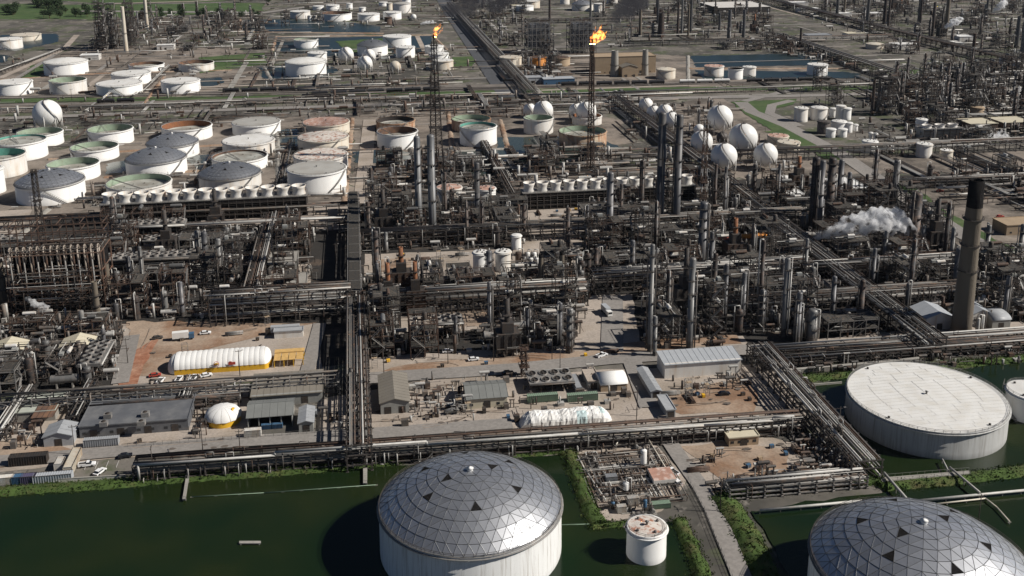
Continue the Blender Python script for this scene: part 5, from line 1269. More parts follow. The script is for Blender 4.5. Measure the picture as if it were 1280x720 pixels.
bld('pale blue shed beside the tank car train, the shorter one', (653,105), (678,104), 14, 6, 'flat', M_lblue, M_ship, 1, 3)
bld('pale blue shed beside the tank car train, the longer one', (680,107), (718,105), 14, 6, 'flat', M_blue, M_lblue, 1, 3)
bld('far pale building beside the black towers', (100,76), (124,75), 14, 6, 'flat', M_white2, M_white, 1, 0)
bld('far white building behind the brownish open tanks', (196,63), (218,62), 12, 6, 'flat', M_white2, M_whiteroof, 1, 0)
bld('far white hall near the conical roofed grey tank', (600,5), (640,3), 30, 8, 'flat', M_white2, M_white, 0, 0)
bld('far grey hall in front of the dark smoke', (1040,-1), (1080,-2), 30, 8, 'flat', M_ship, M_lsteel, 0, 0)
for i, (x0, x1, y, c) in enumerate([(985,1010,8,M_white),(1000,1025,16,M_white),(1050,1064,22,M_white),(1085,1104,22,M_white),(1120,1150,62,M_whiteroof),(1060,1082,48,M_creamwall),(1200,1216,52,M_white),(1190,1204,60,M_whiteroof),(640,655,12,M_creamwall),(1010,1040,50,M_ship)]):
    place(bld(None, (x0,y), (x1,y-.8), 18, 6, 'flat', M_white2, c, 0, 0, name='warehouse', group='small far warehouses'), 'small far pale roofed warehouse')
# boiler houses: open steel frames with a boiler inside
def boiler(fl, fr, ptop, label):
    a, b = G(*fl), G(*fr); L = b.x-a.x; h = up_to(a, ptop); t = thing('boiler_house', label, 'building', (a.x, a.y, 0)); rg = random.Random(3); n = 6; f = MB(); KEEP.append([(a.x-2,a.y-2),(b.x+2,a.y-2),(b.x+2,a.y+28),(a.x-2,a.y+28)])
    for i in range(n+1):
        for y in (0, 25): f.bar((L*i/n, y, 0), (L*i/n, y, h), .7)
    for k in range(1, 6):
        for y in (0, 25): f.bar((0, y, h*k/5), (L, y, h*k/5), .6)
        for i in (0, n): f.bar((L*i/n, 0, h*k/5), (L*i/n, 25, h*k/5), .6)
    for i in range(n): f.bar((L*i/n, 0, 0), (L*(i+1)/n, 0, h/5), .4); f.bar((L*i/n, 0, h*.6), (L*(i+1)/n, 0, h*.4), .4)
    part('frame', f, M_lsteel, t); s = MB(); s.box(L*.12, L*.88, 4, 21, h*.15, h*.92); part('boiler', s, M_slate, t); p = MB(); tangle(p, rg, 0, L, 0, 25, 1, h+4, 160, .5); part('pipework', p, TMATS, t, kind='stuff')
boiler((660,68), (692,67), 28, 'grey scaffolded boiler house standing before the tall thin stacks'); boiler((713,68), (745,67), 27, 'grey scaffolded boiler house beside the large flame')
# rooftop units on the slate roof
def unit(px, py, z, label):
    p = G(px, py, z); t = thing('rooftop_unit', None, 'air conditioner', (p.x, p.y, 0)); m = MB(); m.box(-1.4, 1.4, -1.1, 1.1, z, z+1.7); part('casing', m, M_lsteel, t); m = MB(); m.lathe([(.8, 0), (.8, .2), (.01, .2)], 12, (0, 0, z+1.7)); part('fan', m, M_dsteel, t); t['label'] = label; t['group'] = 'rooftop units on the slate roof'
unit(135,522,4.8,'rooftop unit at the back of the slate roof near the ribbed shelter'); unit(130,532,4.8,'rooftop unit at the front of the slate roof near the ribbed shelter'); unit(182,520,4.8,'rooftop unit at the back of the slate roof toward the small round tent'); unit(177,531,4.8,'rooftop unit at the front of the slate roof toward the small round tent')
# tents
def tent_long():
    a, b = G(218,470), G(331,461); y = (a.y+b.y)/2; L = b.x-a.x; d = 13; t = thing('fabric_tent', 'long white ribbed fabric tent with yellow base band', 'tent', (a.x, y, 0)); KEEP.append([(a.x-4,y-3),(b.x+3,y-3),(b.x+3,y+d+3),(a.x-4,y+d+3)])
    hb = 2.6; R_h = 4.2; n = 17; ba = MB()
    ba.box(0, L, -.02, d+.02, 0, hb); part('base_band', ba, M_yellow, t)
    def arch(x, bulge, k=12): return [(x, d/2-(d/2+bulge)*math.cos(math.pi*i/k), hb-.1+(R_h+bulge)*math.sin(math.pi*i/k)) for i in range(k+1)]
    for j in range(n):
        s = MB(); xs = [j/n, (j+.5)/n, (j+1)/n]; rows = [arch(L*xs[0]+.03, .05), arch(L*xs[1], .27), arch(L*xs[2]-.03, .05)]
        for r_ in rows: s.v += r_
        for q in range(2):
            for i in range(12): s.face([q*13+i, (q+1)*13+i, (q+1)*13+i+1, q*13+i+1], True)
        part('fabric_bay', s, M_fabric, t)
    for side, x in ((-1, 0), (1, L)):
        s = MB(); m = 5; rows = []
        for q in range(m+1):
            f = math.cos(q/m*math.pi/2); xx = x+side*3.6*math.sin(q/m*math.pi/2)*(1 if side < 0 else .7); rows.append([(xx, d/2-(d/2)*f*math.cos(math.pi*i/12)-.0, hb*(.2 if side<0 else .9)+(R_h+(hb*.7 if side<0 else 0))*f*math.sin(math.pi*i/12)) for i in range(13)])
        for r_ in rows: s.v += r_
        for q in range(m):
            for i in range(12): s.face([q*13+i, (q+1)*13+i, (q+1)*13+i+1, q*13+i+1], True)
        part('end_cap', s, M_fabric, t)
    s = MB(); s.lathe([(d/2, 0), (d/2+.05, hb*.92)], 14, (L, d/2, 0), -math.pi/2, math.pi/2); s.v = [(L+(x-L)*.42, y, z) for x, y, z in s.v]; part('end_band', s, M_yellow, t)
    s = MB(); s.tube((L*.47, -.62, hb+1.5), (L*.47, -.5, hb+1.62), .95, 14); part('round_emblem', s, M_yellow, t, label='yellow shell shaped round emblem with red edge')
    s = MB(); s.lathe([(.95,0),(1.12,0),(1.12,.14),(.95,.14)], 14); o = part('emblem_edge', s, M_redp, t, (L*.47, -.55, hb+1.55)); o.rotation_euler = (R(80), 0, 0)
    s = MB(); s.box(L*.60, L*.68, -.45, -.3, hb+.7, hb+1.9); s.box(L*.61, L*.64, -.5, -.45, hb+1.9, hb+2.3); part('red_sign', s, M_redp, t)
tent_long()
def tent_round():
    p = G(277, 536); c = (p.x, p.y+6.5); t = thing('round_tent', 'small round white tent dome with yellow base', 'tent', (c[0], c[1], 0)); BUSY.append((c[0], c[1], 9)); r = 6.6
    s = MB(); s.lathe([(r*1.0, 0), (r, 2.4)], 24); part('base_band', s, M_yellow, t); n = 12
    for i in range(n):
        s = MB(); a0, a1 = 2*math.pi*i/n, 2*math.pi*(i+1)/n; k = 0
        for q in range(7):
            f = q/6*math.pi/2
            for a, bu in ((a0+.01, 1), ((a0+a1)/2, 1.05), (a1-.01, 1)): rr = r*1.02*math.cos(f)*bu+.01; s.v.append((rr*math.cos(a), rr*math.sin(a), 2.3+3.7*math.sin(f)))
        for q in range(6):
            for u in range(2): s.face([q*3+u, q*3+u+1, q*3+u+4, q*3+u+3], True)
        part('fabric_gore', s, M_fabric, t)
    s = MB(); s.lathe([(1.0,-.1),(1.0,.1),(.01,.14)], 14); o = part('round_emblem', s, M_yellow, t, (4.2, -1.6, 4.95)); o.rotation_euler = (R(18), R(52), 0)
tent_round()
def wrap():
    a, b = G(651,537), G(767,529); y = (a.y+b.y)/2; L = b.x-a.x; t = thing('wrapped_mound', 'long white sheet wrapped mound with teal patches beside the pipe rack', 'tarpaulin', (a.x, y, 0)); KEEP.append([(a.x-2,y-2),(b.x+2,y-2),(b.x+2,y+11),(a.x-2,y+11)])
    rg = random.Random(9); nx, ny = 46, 14; sh = [MB(), MB()]; v = []
    for i in range(nx+1):
        u = i/nx; env = min(1, (u*9)**.6, ((1-u)*9)**.6)
        for j in range(ny+1):
            q = math.pi*j/ny; v.append((L*u+rg.uniform(-.15,.15), 4.2-(4.2*(.55+.45*env))*math.cos(q)+rg.uniform(-.2,.2), max(0, (4.3+.25*math.sin(u*11)+.12*math.sin(u*41))*env*max(0,math.sin(q))**.42+rg.uniform(-.22,.22)*math.sin(q))))
    for k in (0, 1): sh[k].v = v
    for i in range(nx):
        for j in range(ny):
            k = 1 if (.60 < i/nx < .70 and j < 6 or .86 < i/nx < .92 and 3 < j < 9) else 0
            sh[k].face([i*(ny+1)+j, (i+1)*(ny+1)+j, (i+1)*(ny+1)+j+1, i*(ny+1)+j+1])
    part('white_sheet', sh[0], M_fabric, t); part('teal_sheet', sh[1], M_tealfab, t)
    m = MB()
    for i in range(1, 9): x = L*i/9; m.path([(x, 4.2-4.35*math.cos(q*.3927), 4.4*max(0,math.sin(q*.3927))**.42+.1) for q in range(0, 9)], .06, 4)
    part('tie_rope', m, M_steel, t)
wrap()
# containers
def box_proto(L, W_, H_, m, nm='shipping_container', cat='container', legs=False):
    def b():
        t = thing(nm, None, cat); s = MB(); s.box(-L/2, L/2, -W_/2, W_/2, .15, H_-.05); part('shell', s, m, t); rb = MB(); n = int(L/.8)
        for i in range(n+1):
            x = -L/2+L*i/n
            for y in (-W_/2-.06, W_/2+.06): rb.bar((x, y, .2), (x, y, H_), .22, .12)
            rb.bar((x, -W_/2, H_), (x, W_/2, H_), .22, .1)
        part('rib', rb, m, t); d = MB(); d.box(L/2, L/2+.08, -W_/2+.1, -.05, .3, H_-.2); d.box(L/2, L/2+.08, .05, W_/2-.1, .3, H_-.2); part('door', d, m, t); f = MB(); [f.bar((-L/2-.05, y, z), (L/2+.1, y, z), .18) for y in (-W_/2-.03, W_/2+.03) for z in (.15, H_)]; part('corner_rail', f, M_dsteel if m is not M_white else m, t)
        return t
    return proto_of(b)
BX = {k: box_proto(L, 2.6, 2.9, m) for k, L, m in [('white',12,M_white2),('blue',6,M_blue),('purple',6,M_purple),('grey',12,M_lblue),('dark',12,M_dsteel),('lg',12,M_ship),('sage',12,M_sage),('cream',12,M_cream)]}
def cont(k, px, py, label, rz=0, sc=None):
    p = G(px, py, 1.4); o = BX[k]((p.x, p.y, 0), rz, label, 'containers and cabins', sc); BUSY.append((p.x, p.y, 5)); return o
cont('white',8.5,600,'white container at the frame edge, first of the row on the pond wall', sc=(.41,1,1)); cont('blue',22.5,599.2,'blue container in the row on the pond wall', sc=(.52,1,1)); cont('purple',36.5,598.4,'dull purple container in the row on the pond wall', sc=(.8,1,1)); cont('grey',66.5,596.6,'pale grey container at the end of the row on the pond wall', sc=(1.04,1,1))
cont('dark',36,575,'dark grey container alone behind the pond wall row', sc=(1.05,1.1,1.2)); cont('white',75,580,'white trailer end on beside the cream one', math.pi/2); cont('cream',91,578,'cream trailer end on beside the white pickup', math.pi/2, (1.1,1.1,1.2)); cont('lg',127,552,'ribbed pale container against the slate roofed building')
cont('sage',678,497,'sage grey container under the fan dotted cooler bank'); cont('sage',728,496,'sage grey container in front of the arched building'); cont('lg',720,480,'grey container end on between cooler bank and switch house', math.pi/2)
cont('white',316,541,'white trailer parked at the open shelter', sc=(.5,1,1)); cont('blue',333,531,'blue crate under the open shelter nearer the tent', sc=(.6,.8,.6)); cont('blue',347,530,'blue crate under the open shelter farther from the tent', sc=(.6,.8,.6))
cont('lg',764,597,'small grey cabin on the pump pad by the grass bank', sc=(.32,1,.8)); cont('white',791,626,'small white cabin behind the round dirty white roofed tank', sc=(.3,.9,1)); cont('white',777,635,'small white cabin on the blue framed skid', sc=(.25,.8,.8)); cont('sage',825,629,'green skid behind the round dirty white roofed tank', sc=(.55,.9,.6))
for i, (x, y) in enumerate([(28,548),(47,545),(66,545),(190,428),(160,412)]): pass
cont('grey',388,514,'yellow flanked grey bin near the brown roofed warehouse', sc=(.4,.8,.6))
# fan dotted bank
p = G(687, 482); o = cooler_proto(4, 9)((p.x, p.y, 0), 0, 'fan dotted grey cooler bank behind the sage containers'); o.scale = (1, 1.3, .55); BUSY.append((p.x, p.y, 11))
# yellow framed skid
p = G(362, 452); t = thing('yellow_framework', 'yellow roofed open framework beside the long white tent', 'framework', (p.x, p.y, 0)); mb = MB(); [mb.bar((x, y, 0), (x, y, 3.2), .3) for x in (-6,-2,2,6) for y in (-5,0,5)]; part('post', mb, M_yellow, t)
mb = MB(); mb.box(-6.3, 6.3, 2, 5.3, 3.2, 3.7); [mb.box(-6.2+i*3.1, -3.4+i*3.1, -5.2, 1.7, 3.2, 3.35) for i in range(4)]; part('roof_panel', mb, mat('tan_yellow_sheet', (.60,.38,.14), .6), t); BUSY.append((p.x, p.y, 8))

# vehicles
def car_proto(m, L=5.2, W_=1.95, pick=False):
    def b():
        t = thing('pickup_truck' if pick else 'car', None, 'pickup' if pick else 'car'); prof = [(-L/2,.45),(-L/2,.95),(-L*.36,1.0),(-L*.36,1.02),(L*.22,1.05),(L*.46,.92),(L/2,.75),(L/2,.42)]
        def ext(pr, w, z0=.0): s = MB(); k = len(pr); s.v = [(x, -w/2, z) for x, z in pr]+[(x, w/2, z) for x, z in pr]; s.face(list(range(k))); s.face([k+i for i in range(k)][::-1]); [s.face([i, k+i, k+(i+1)%k, (i+1)%k][::-1]) for i in range(k)]; return s
        part('body', ext(prof, W_), m, t)
        cab = [(-L*.02,1.02),(0,1.7),(L*.16,1.7),(L*.27,1.04)] if pick else [(-L*.42,1.0),(-L*.30,1.5),(L*.08,1.52),(L*.24,1.04)]
        part('windows', ext(cab, W_*.86), M_glass, t); rf = [(a*.96+(0), z+.02) for a, z in cab[1:3]]; s = MB(); s.box(rf[0][0]-.05, rf[1][0]+.05, -W_*.42, W_*.42, rf[0][1]-.02, rf[0][1]+.05); part('roof', s, m, t)
        if pick: s = MB(); s.box(-L*.47, -L*.04, -W_*.4, W_*.4, 1.03, 1.06); part('load_bed', s, M_dsteel, t); s = MB(); s.box(-L*.49, -L*.04, -W_/2, -W_*.42, .9, 1.35); s.box(-L*.49, -L*.04, W_*.42, W_/2, .9, 1.35); s.box(-L*.5, -L*.48, -W_/2, W_/2, .9, 1.35); part('bed_side', s, m, t)
        wm = MB(); wm.tube((0,-.13,0), (0,.13,0), .38, 12); me = wm.mesh('wheel', M_tyre)
        for x in (-L*.3, L*.3):
            for y in (-W_*.45, W_*.45): part('wheel', me, None, t, (x, y, .38))
        for y in (-.65, .65): s = MB(); s.box(L/2-.02, L/2+.04, y-.22, y+.22, .62, .8); part('headlight', s, M_whiteroof, t); s = MB(); s.box(-L/2-.04, -L/2+.02, y-.2, y+.2, .65, .9); part('tail_light', s, M_redp, t)
        return t
    return proto_of(b)
PK = car_proto(M_car, 5.8, 2.05, True); CW = car_proto(M_car, 4.9, 1.95); CB = car_proto(M_carblack, 4.9, 1.9); CR_ = car_proto(M_redp, 4.9, 1.9); CG = car_proto(M_steel, 4.8, 1.9)
def veh(pr, px, py, rz, label): p = G(px, py); pr((p.x, p.y, .2), R(rz), label, 'parked vehicles'); BUSY.append((p.x, p.y, 3))
veh(PK,109,583,5,'white pickup beside the cream trailer'); veh(CW,125,592,62,'white car in the bays beside the pond wall'); veh(CB,157,572,10,'black car at the end of the parking bays')
veh(PK,201,478,80,'white pickup beside the red machine near the tent'); veh(PK,224,476,80,'white pickup parked at the tent corner'); veh(PK,243,474,80,'white pickup in front of the tent, next to the corner one'); veh(CW,258,471,20,'white car under the truss bridge in front of the tent'); veh(CR_,194,471,10,'red machine beside the white pickups')
for i, (x, y) in enumerate([(138,514),(146,514),(178,511),(196,510)]): veh(CW, x, y, 170 if i%2 else 10, ['white car behind the slate roof, first from the ribbed shelter','white car behind the slate roof, second from the ribbed shelter','white car behind the slate roof, third from the ribbed shelter','white car behind the slate roof, fourth from the ribbed shelter'][i])
veh(PK,840,592,115,'white pickup by the brown topped pit, farther up the lane'); veh(CW,845,605,112,'white car by the brown topped pit, nearer the round tank'); veh(CB,635,468,5,'dark car on the plant road near the workshop'); veh(CW,592,451,5,'white van on the pad behind the plant road'); veh(CG,197,424,15,'grey car on the sandy yard'); veh(CW,257,418,5,'pale car on the sandy yard near the truck')
veh(CW,560,441,0,'small pale car at the edge of the sandy pads'); veh(CG,690,438,20,'rusty cart beside the crossroads'); veh(PK,752,446,30,'white pickup with trailer at the crossroads'); veh(CR_,1175,240,0,'red vehicle in the far sandy yard'); veh(CR_,1250,272,0,'red vehicle beside the long tan block'); veh(CB,905,494,0,'dark machine in the sandy patch')
def truck(px, py, rz, cm, bm, label, Lb=9):
    p = G(px, py); t = thing('box_truck', label, 'truck', (p.x, p.y, .15), R(rz)); s = MB(); s.box(-Lb/2, Lb/2, -1.25, 1.25, 1.1, 3.9); part('cargo_box', s, bm, t); s = MB(); s.box(Lb/2+.2, Lb/2+2.4, -1.2, 1.2, .6, 2.9); part('cab', s, cm, t); s = MB(); s.box(Lb/2+2.38, Lb/2+2.44, -1.0, 1.0, 1.7, 2.6); part('windscreen', s, M_glass, t)
    wm = MB(); wm.tube((0,-.2,0), (0,.2,0), .5, 12); me = wm.mesh('wheel', M_tyre)
    for x in (-Lb*.35, -Lb*.2, Lb*.2, Lb/2+1.3):
        for y in (-1.05, 1.05): part('wheel', me, None, t, (x, y, .5))
truck(226,425,5,M_blue,M_white,'box truck with white box and blue cab on the sandy yard',7); truck(357,417,180,M_dsteel,M_ship,'long grey semitrailer with dark cab beside the pipe frame',13)
truck(757,392,-80,M_white,M_lblue,'white and blue tanker truck in the shaded lane',6)
# rail tank cars
def car_rail(m):
    def b():
        t = thing('rail_tank_car', None, 'rail car'); s = MB(); s.hdrum((-7.6,0,2.9), (7.6,0,2.9), 1.65, 14); part('tank', s, m, t); s = MB(); s.box(-8.6, 8.6, -1.3, 1.3, 1.0, 1.25); part('underframe', s, M_dsteel, t); s = MB(); s.lathe([(.7,4.4),(.7,5),(.01,5.1)], 10); part('hatch', s, m, t)
        for x in (-6.2, 6.2): s = MB(); [s.tube((x+a,-.9,.7), (x+a,.9,.7), .45, 10) for a in (-.9,.9)]; part('bogie', s, M_black, t)
        return t
    return proto_of(b)
RB, RW_ = car_rail(M_rail), car_rail(M_whiteroof)
def train(a, b, pr, group, look, gap=18.6):
    A, B = G(*a), G(*b); L = (B-A).length; n = int(L/gap); th = math.atan2(B.y-A.y, B.x-A.x)
    for i in range(n): p = A.lerp(B, (i+.5)*gap/L); o = pr((p.x, p.y, .45), th, None, group); place(o, look)
train((277,116.5),(466,111),RB,'black tank cars on the far track','black rail tank car'); train((388,120.5),(566,113),RB,'black tank cars on the near track','black rail tank car'); train((120,129.7),(188,127.8),RB,'black tank cars on the siding','black rail tank car')
train((700,108),(846,105),RB,'black tank cars behind the flare','black rail tank car'); train((848,105),(930,103.5),RW_,'white tank cars behind the flare','white rail tank car'); train((932,103.5),(1048,101),RB,'black tank cars near the far bluish tank','black rail tank car')
# poles
def pole_b():
    t = thing('utility_pole', None, 'pole'); s = MB(); s.tube((0,0,0), (0,0,12), .18, 8, .12); part('shaft', s, M_dsteel, t); s = MB(); s.bar((-1.2,0,11.2), (1.2,0,11.2), .16); s.bar((1.2,0,11.2), (1.2,0,11.6), .12); s.bar((-1.2,0,11.2), (-1.2,0,11.6), .12); part('cross_arm', s, M_dsteel, t); s = MB(); s.box(1.2, 2.1, -.2, .2, 11.5, 11.65); part('lamp_head', s, M_lsteel, t); return t
PL = proto_of(pole_b)
for px, py in [(94,569),(192,597),(254,569),(301,575),(497,400),(461,420),(467,440),(542,430),(617,452),(795,546),(1048,545),(1222,660),(900,640),(800,620),(560,455),(700,470),(480,470),(690,450),(796,520),(300,470),(160,455),(420,330),(565,412),(632,402),(1000,132),(1110,200),(1060,110),(960,112),(330,112),(250,120),(90,126),(540,108),(1135,90),(1075,108),(860,112),(720,112),(40,262),(120,250),(30,215),(455,240)]:
    p = G(px, py); place(PL((p.x, p.y, 0), R(rnd.choice([0, 5, 90])), None, 'slim utility poles'), 'slim dark utility pole')

# ------------------------------------------------------------------ lines and decks over the ponds
def line(name, pts, r, z, m, label, posts=6, cat='pipe'):
    q = [G(a, b, z) for a, b in pts]; o = q[0].copy(); o.z = 0; t = thing(name, label, cat, o); s = MB(); s.path([p-o for p in q], r, 8); part('pipe', s, m, t)
    L = sum((b-a).length for a, b in zip(q, q[1:])); s = MB(); k = max(2, int(L/posts))
    for a, b in zip(q, q[1:]):
        n = max(1, int((b-a).length/posts))
        for i in range(n+1): c = a.lerp(b, i/n)-o; s.bar((c.x, c.y, -.5), (c.x, c.y, z-r*.9), .25); s.bar((c.x-.6, c.y, z-r), (c.x+.6, c.y, z-r), .2)
    part('support', s, M_conc, t); return t
line('pond_pipe', [(950,638),(1077,626),(1135,627),(1300,611)], .45, 1.6, M_pw, 'long white pipe crossing the pond behind the corner dome tank')
line('pond_pipe', [(1160,631),(1232,623),(1246,634),(1262,652)], .25, 1.2, M_cream, 'thin cream pipe bending over the pond by the corner dome tank')
line('pond_pipe', [(1076,567),(1100,594)], .35, 2.4, M_pw, 'short white pipe between flat tank pond and bund crossing'); line('pond_pipe', [(1105,591),(1137,628)], .5, 2.6, M_pw, 'fat white pipe stepping over the bund toward the corner dome')
line('pond_pipe', [(1187,584),(1225,616)], .4, 2.4, M_pw, 'grey white pipe running down from the flat tank foot'); line('pond_pipe', [(1178,574),(1185,588)], .3, 2.0, M_pw, 'stub pipe at the flat tank foot')
line('pond_pipe', [(757,625),(730,585),(722,570)], .3, .9, M_pw, 'thin line along the pump pad edge by the grass bank'); line('pond_pipe', [(770,556),(775,548),(808,545),(834,588),(812,590)], .25, 2.2, M_cream, 'cream hoop line round the pump pit')
for i in range(3): line('process_line', [(797+i*6,588),(815+i*6.2,620)], .38, .9, M_pw, ['first of three fat parallel lines on the pump pad','middle of three fat parallel lines on the pump pad','last of three fat parallel lines on the pump pad, beside the pit'][i])
line('pond_pipe', [(240,621),(330,616),(470,606)], .12, .6, M_sage, 'faint thin line crossing the green pond'); line('pond_pipe', [(700,656),(745,655)], .15, .5, M_sage, 'faint thin line between the big dome and the grass bank')
def slab(pts, z, th, m, name, label, cat, rail=True):
    q = [G(a, b, z) for a, b in pts]; o = q[0].copy(); o.z = 0; t = thing(name, label, cat, o); s = MB(); s.prism([((p-o).x, (p-o).y) for p in q], z-th, z); part('deck', s, m, t)
    if rail:
        s = MB()
        for a, b in ((q[0], q[1]), (q[2], q[3])):
            n = max(2, int((b-a).length/2.5)); [s.bar(a.lerp(b, i/n)-o, a.lerp(b, i/n)-o+Vector((0,0,1.1)), .08) for i in range(n+1)]; s.bar(a-o+Vector((0,0,1.1)), b-o+Vector((0,0,1.1)), .08)
        part('handrail', s, M_lsteel, t)
    s = MB(); c = sum(q, Vector())/4-o; [s.bar(((p-o)*.85+c*.15).xy.to_3d(), Vector((((p-o)*.85+c*.15).x, ((p-o)*.85+c*.15).y, z-th)), .3) for p in q]; part('pile', s, M_conc, t)
slab([(1100,597),(1211,588),(1213,592),(1103,602)], 1.6, .4, M_conc, 'concrete_walkway', 'long pale concrete walkway at the foot of the flat tank', 'walkway'); slab([(299,676),(326,676),(326,679),(299,679)], 1.0, .3, M_conc, 'small_jetty', 'small grey jetty alone in the green pond', 'jetty', False)
slab([(232,598),(236,598),(232,624),(228,624)], 1.4, .3, M_conc, 'narrow_jetty', 'narrow walkway reaching into the green pond', 'walkway'); slab([(454,584),(459,584),(459,604),(454,604)], 1.4, .3, M_conc, 'narrow_jetty', 'short walkway into the pond beside the main pipe rack', 'walkway')
def wallx(pts, h, w_, m, label, name='bund_wall'):
    q = [G(a, b) for a, b in pts]; o = q[0]; t = MB()
    for a, b in zip(q, q[1:]): t.bar(a-o+Vector((0,0,h/2)), b-o+Vector((0,0,h/2)), w_, h, True)
    ob = part(name, t, m, None, (o.x, o.y, 0)); props(ob, label, 'wall'); c = MB()
    for a, b in zip(q, q[1:]): c.bar(a-o+Vector((0,0,h+.06)), b-o+Vector((0,0,h+.06)), w_+.12, .12, True)
    part('coping', c, M_conc, ob)
wallx([(-40,610),(0,607),(157,598)], 1.3, .5, M_white2, 'low white wall between the containers and the green pond'); wallx([(1052,480),(1001,484),(1016,500),(1050,545)], .9, .5, M_white2, 'pale low wall round the flat tank pond corner'); wallx([(975,468),(1115,456),(1150,452)], 1.8, 1.6, M_conc, 'long pale concrete channel wall behind the flat tank')
wallx([(735,575),(752,600),(775,625)], .4, .3, M_conc, 'low kerb wall of the pump pad by the grass bank'); wallx([(812,556),(834,586),(813,592)], .8, .3, M_conc, 'low wall round the dark pump pit')
# pump pad contents
p = G(827,600); t = thing('pit_cover', 'rust brown topped concrete pit beside the lane', 'pit', (p.x, p.y, 0)); mb = MB(); mb.box(-4, 4, -4, 4, 0, 2.4); part('wall', mb, M_white2, t); mb = MB(); mb.box(-3.9, 3.9, -3.9, 3.9, 2.4, 2.5); part('cover', mb, M_redroof, t)
for px, py, pt, r, m, lab in [(804,585,563,8,M_white,'white upright vessel in the pump pit'),(782,618,604,8,M_white,'short white upright vessel on the pump pad'),(806,640,625,5,M_blue,'blue upright vessel behind the round dirty white roofed tank'),(766,636,628,5,M_blue,'short blue vessel on the blue framed skid'),(1226,415,394,6,M_pw,'short pale vessel beside the concrete stack, nearer one'),(1221,417,398,5,M_pw,'short pale vessel at the concrete stack foot')]:
    p = G(px, py); k = P(p)[2]/FPX; vessel_proto(r*k/2, up_to(p, pt), m, int(px))((p.x, p.y, 0), 0, lab); BUSY.append((p.x, p.y, 3))
for x, y in [(748,588),(765,598),(753,610),(770,585),(790,600),(742,580),(785,640),(800,645),(815,640),(760,622),(795,560),(760,570)]:
    p = G(x, y); place(PU[rnd.randrange(3)]((p.x, p.y, 0), R(rnd.choice([0,90,180])), None, GR['PU']), LK['PU'])
mb = MB(); rg = random.Random(8)
a = G(735,640); b = G(825,560); tangle(mb, rg, a.x, b.x, a.y, b.y, .2, 1.6, 110, .3, .15); part('pump_pad_pipework', mb, TMATS, kind='stuff')

# ------------------------------------------------------------------ yard wear: tyre tracks, stains, kerbs, stored pipe and crates
M_track = mat('tyre_worn_ground', (.27,.215,.17), .95, var=.25, scale=.4, world=True, fine=1.0)
M_stain = mat('oil_stain', (.12,.10,.085), .9, var=.3, scale=.4, world=True, fine=1.0)
ry = random.Random(31)
YARDS = [[(160,405),(395,405),(395,465),(170,480)],[(460,452),(820,432),(820,446),(460,468)],[(830,490),(930,478),(940,505),(850,515)],[(850,562),(985,555),(995,590),(870,603)],[(405,515),(640,500),(640,528),(410,548)],[(10,560),(300,548),(300,560),(10,578)],[(460,318),(590,316),(590,338),(460,342)],[(665,268),(722,262),(720,290),(690,300)]]
for yi, yd in enumerate(YARDS):
    pl = [tuple(G(a, b)[:2]) for a, b in yd]; X = [q[0] for q in pl]; Y = [q[1] for q in pl]
    for i in range(7):
        x, y = ry.uniform(min(X), max(X)), ry.uniform(min(Y), max(Y)); th = ry.choice([0, .1, -.15, 1.5, 1.3]); L = ry.uniform(10, 34); seg = 9
        for s_ in (-.85, .85):
            mb = MB(); px_ = []; bend = ry.uniform(-.04, .04)
            for k in range(seg+1):
                t_ = L*k/seg; a = th+bend*k; px_.append((x+t_*math.cos(a)-s_*math.sin(a), y+t_*math.sin(a)+s_*math.cos(a)))
            if not (inside(*px_[0], pl) and inside(*px_[-1], pl)): continue
            w2 = .17
            for k in range(seg):
                (x0, y0), (x1, y1) = px_[k], px_[k+1]; l = math.hypot(x1-x0, y1-y0); nx_, ny_ = -(y1-y0)/l*w2, (x1-x0)/l*w2
                mb.poly([(x0-nx_, y0-ny_, .46+i*.003), (x1-nx_, y1-ny_, .46+i*.003), (x1+nx_, y1+ny_, .46+i*.003), (x0+nx_, y0+ny_, .46+i*.003)])
            part('tyre_track', mb, M_track, kind='structure')
    for i in range(5):
        x, y = ry.uniform(min(X), max(X)), ry.uniform(min(Y), max(Y))
        if not inside(x, y, pl): continue
        r = ry.uniform(.6, 1.7); mb = MB(); mb.poly([(x+r*ry.uniform(.6,1.2)*math.cos(a*.52), y+r*.6*ry.uniform(.6,1.2)*math.sin(a*.52), .49+i*.003) for a in range(12)]); part('ground_stain', mb, M_stain, kind='structure')
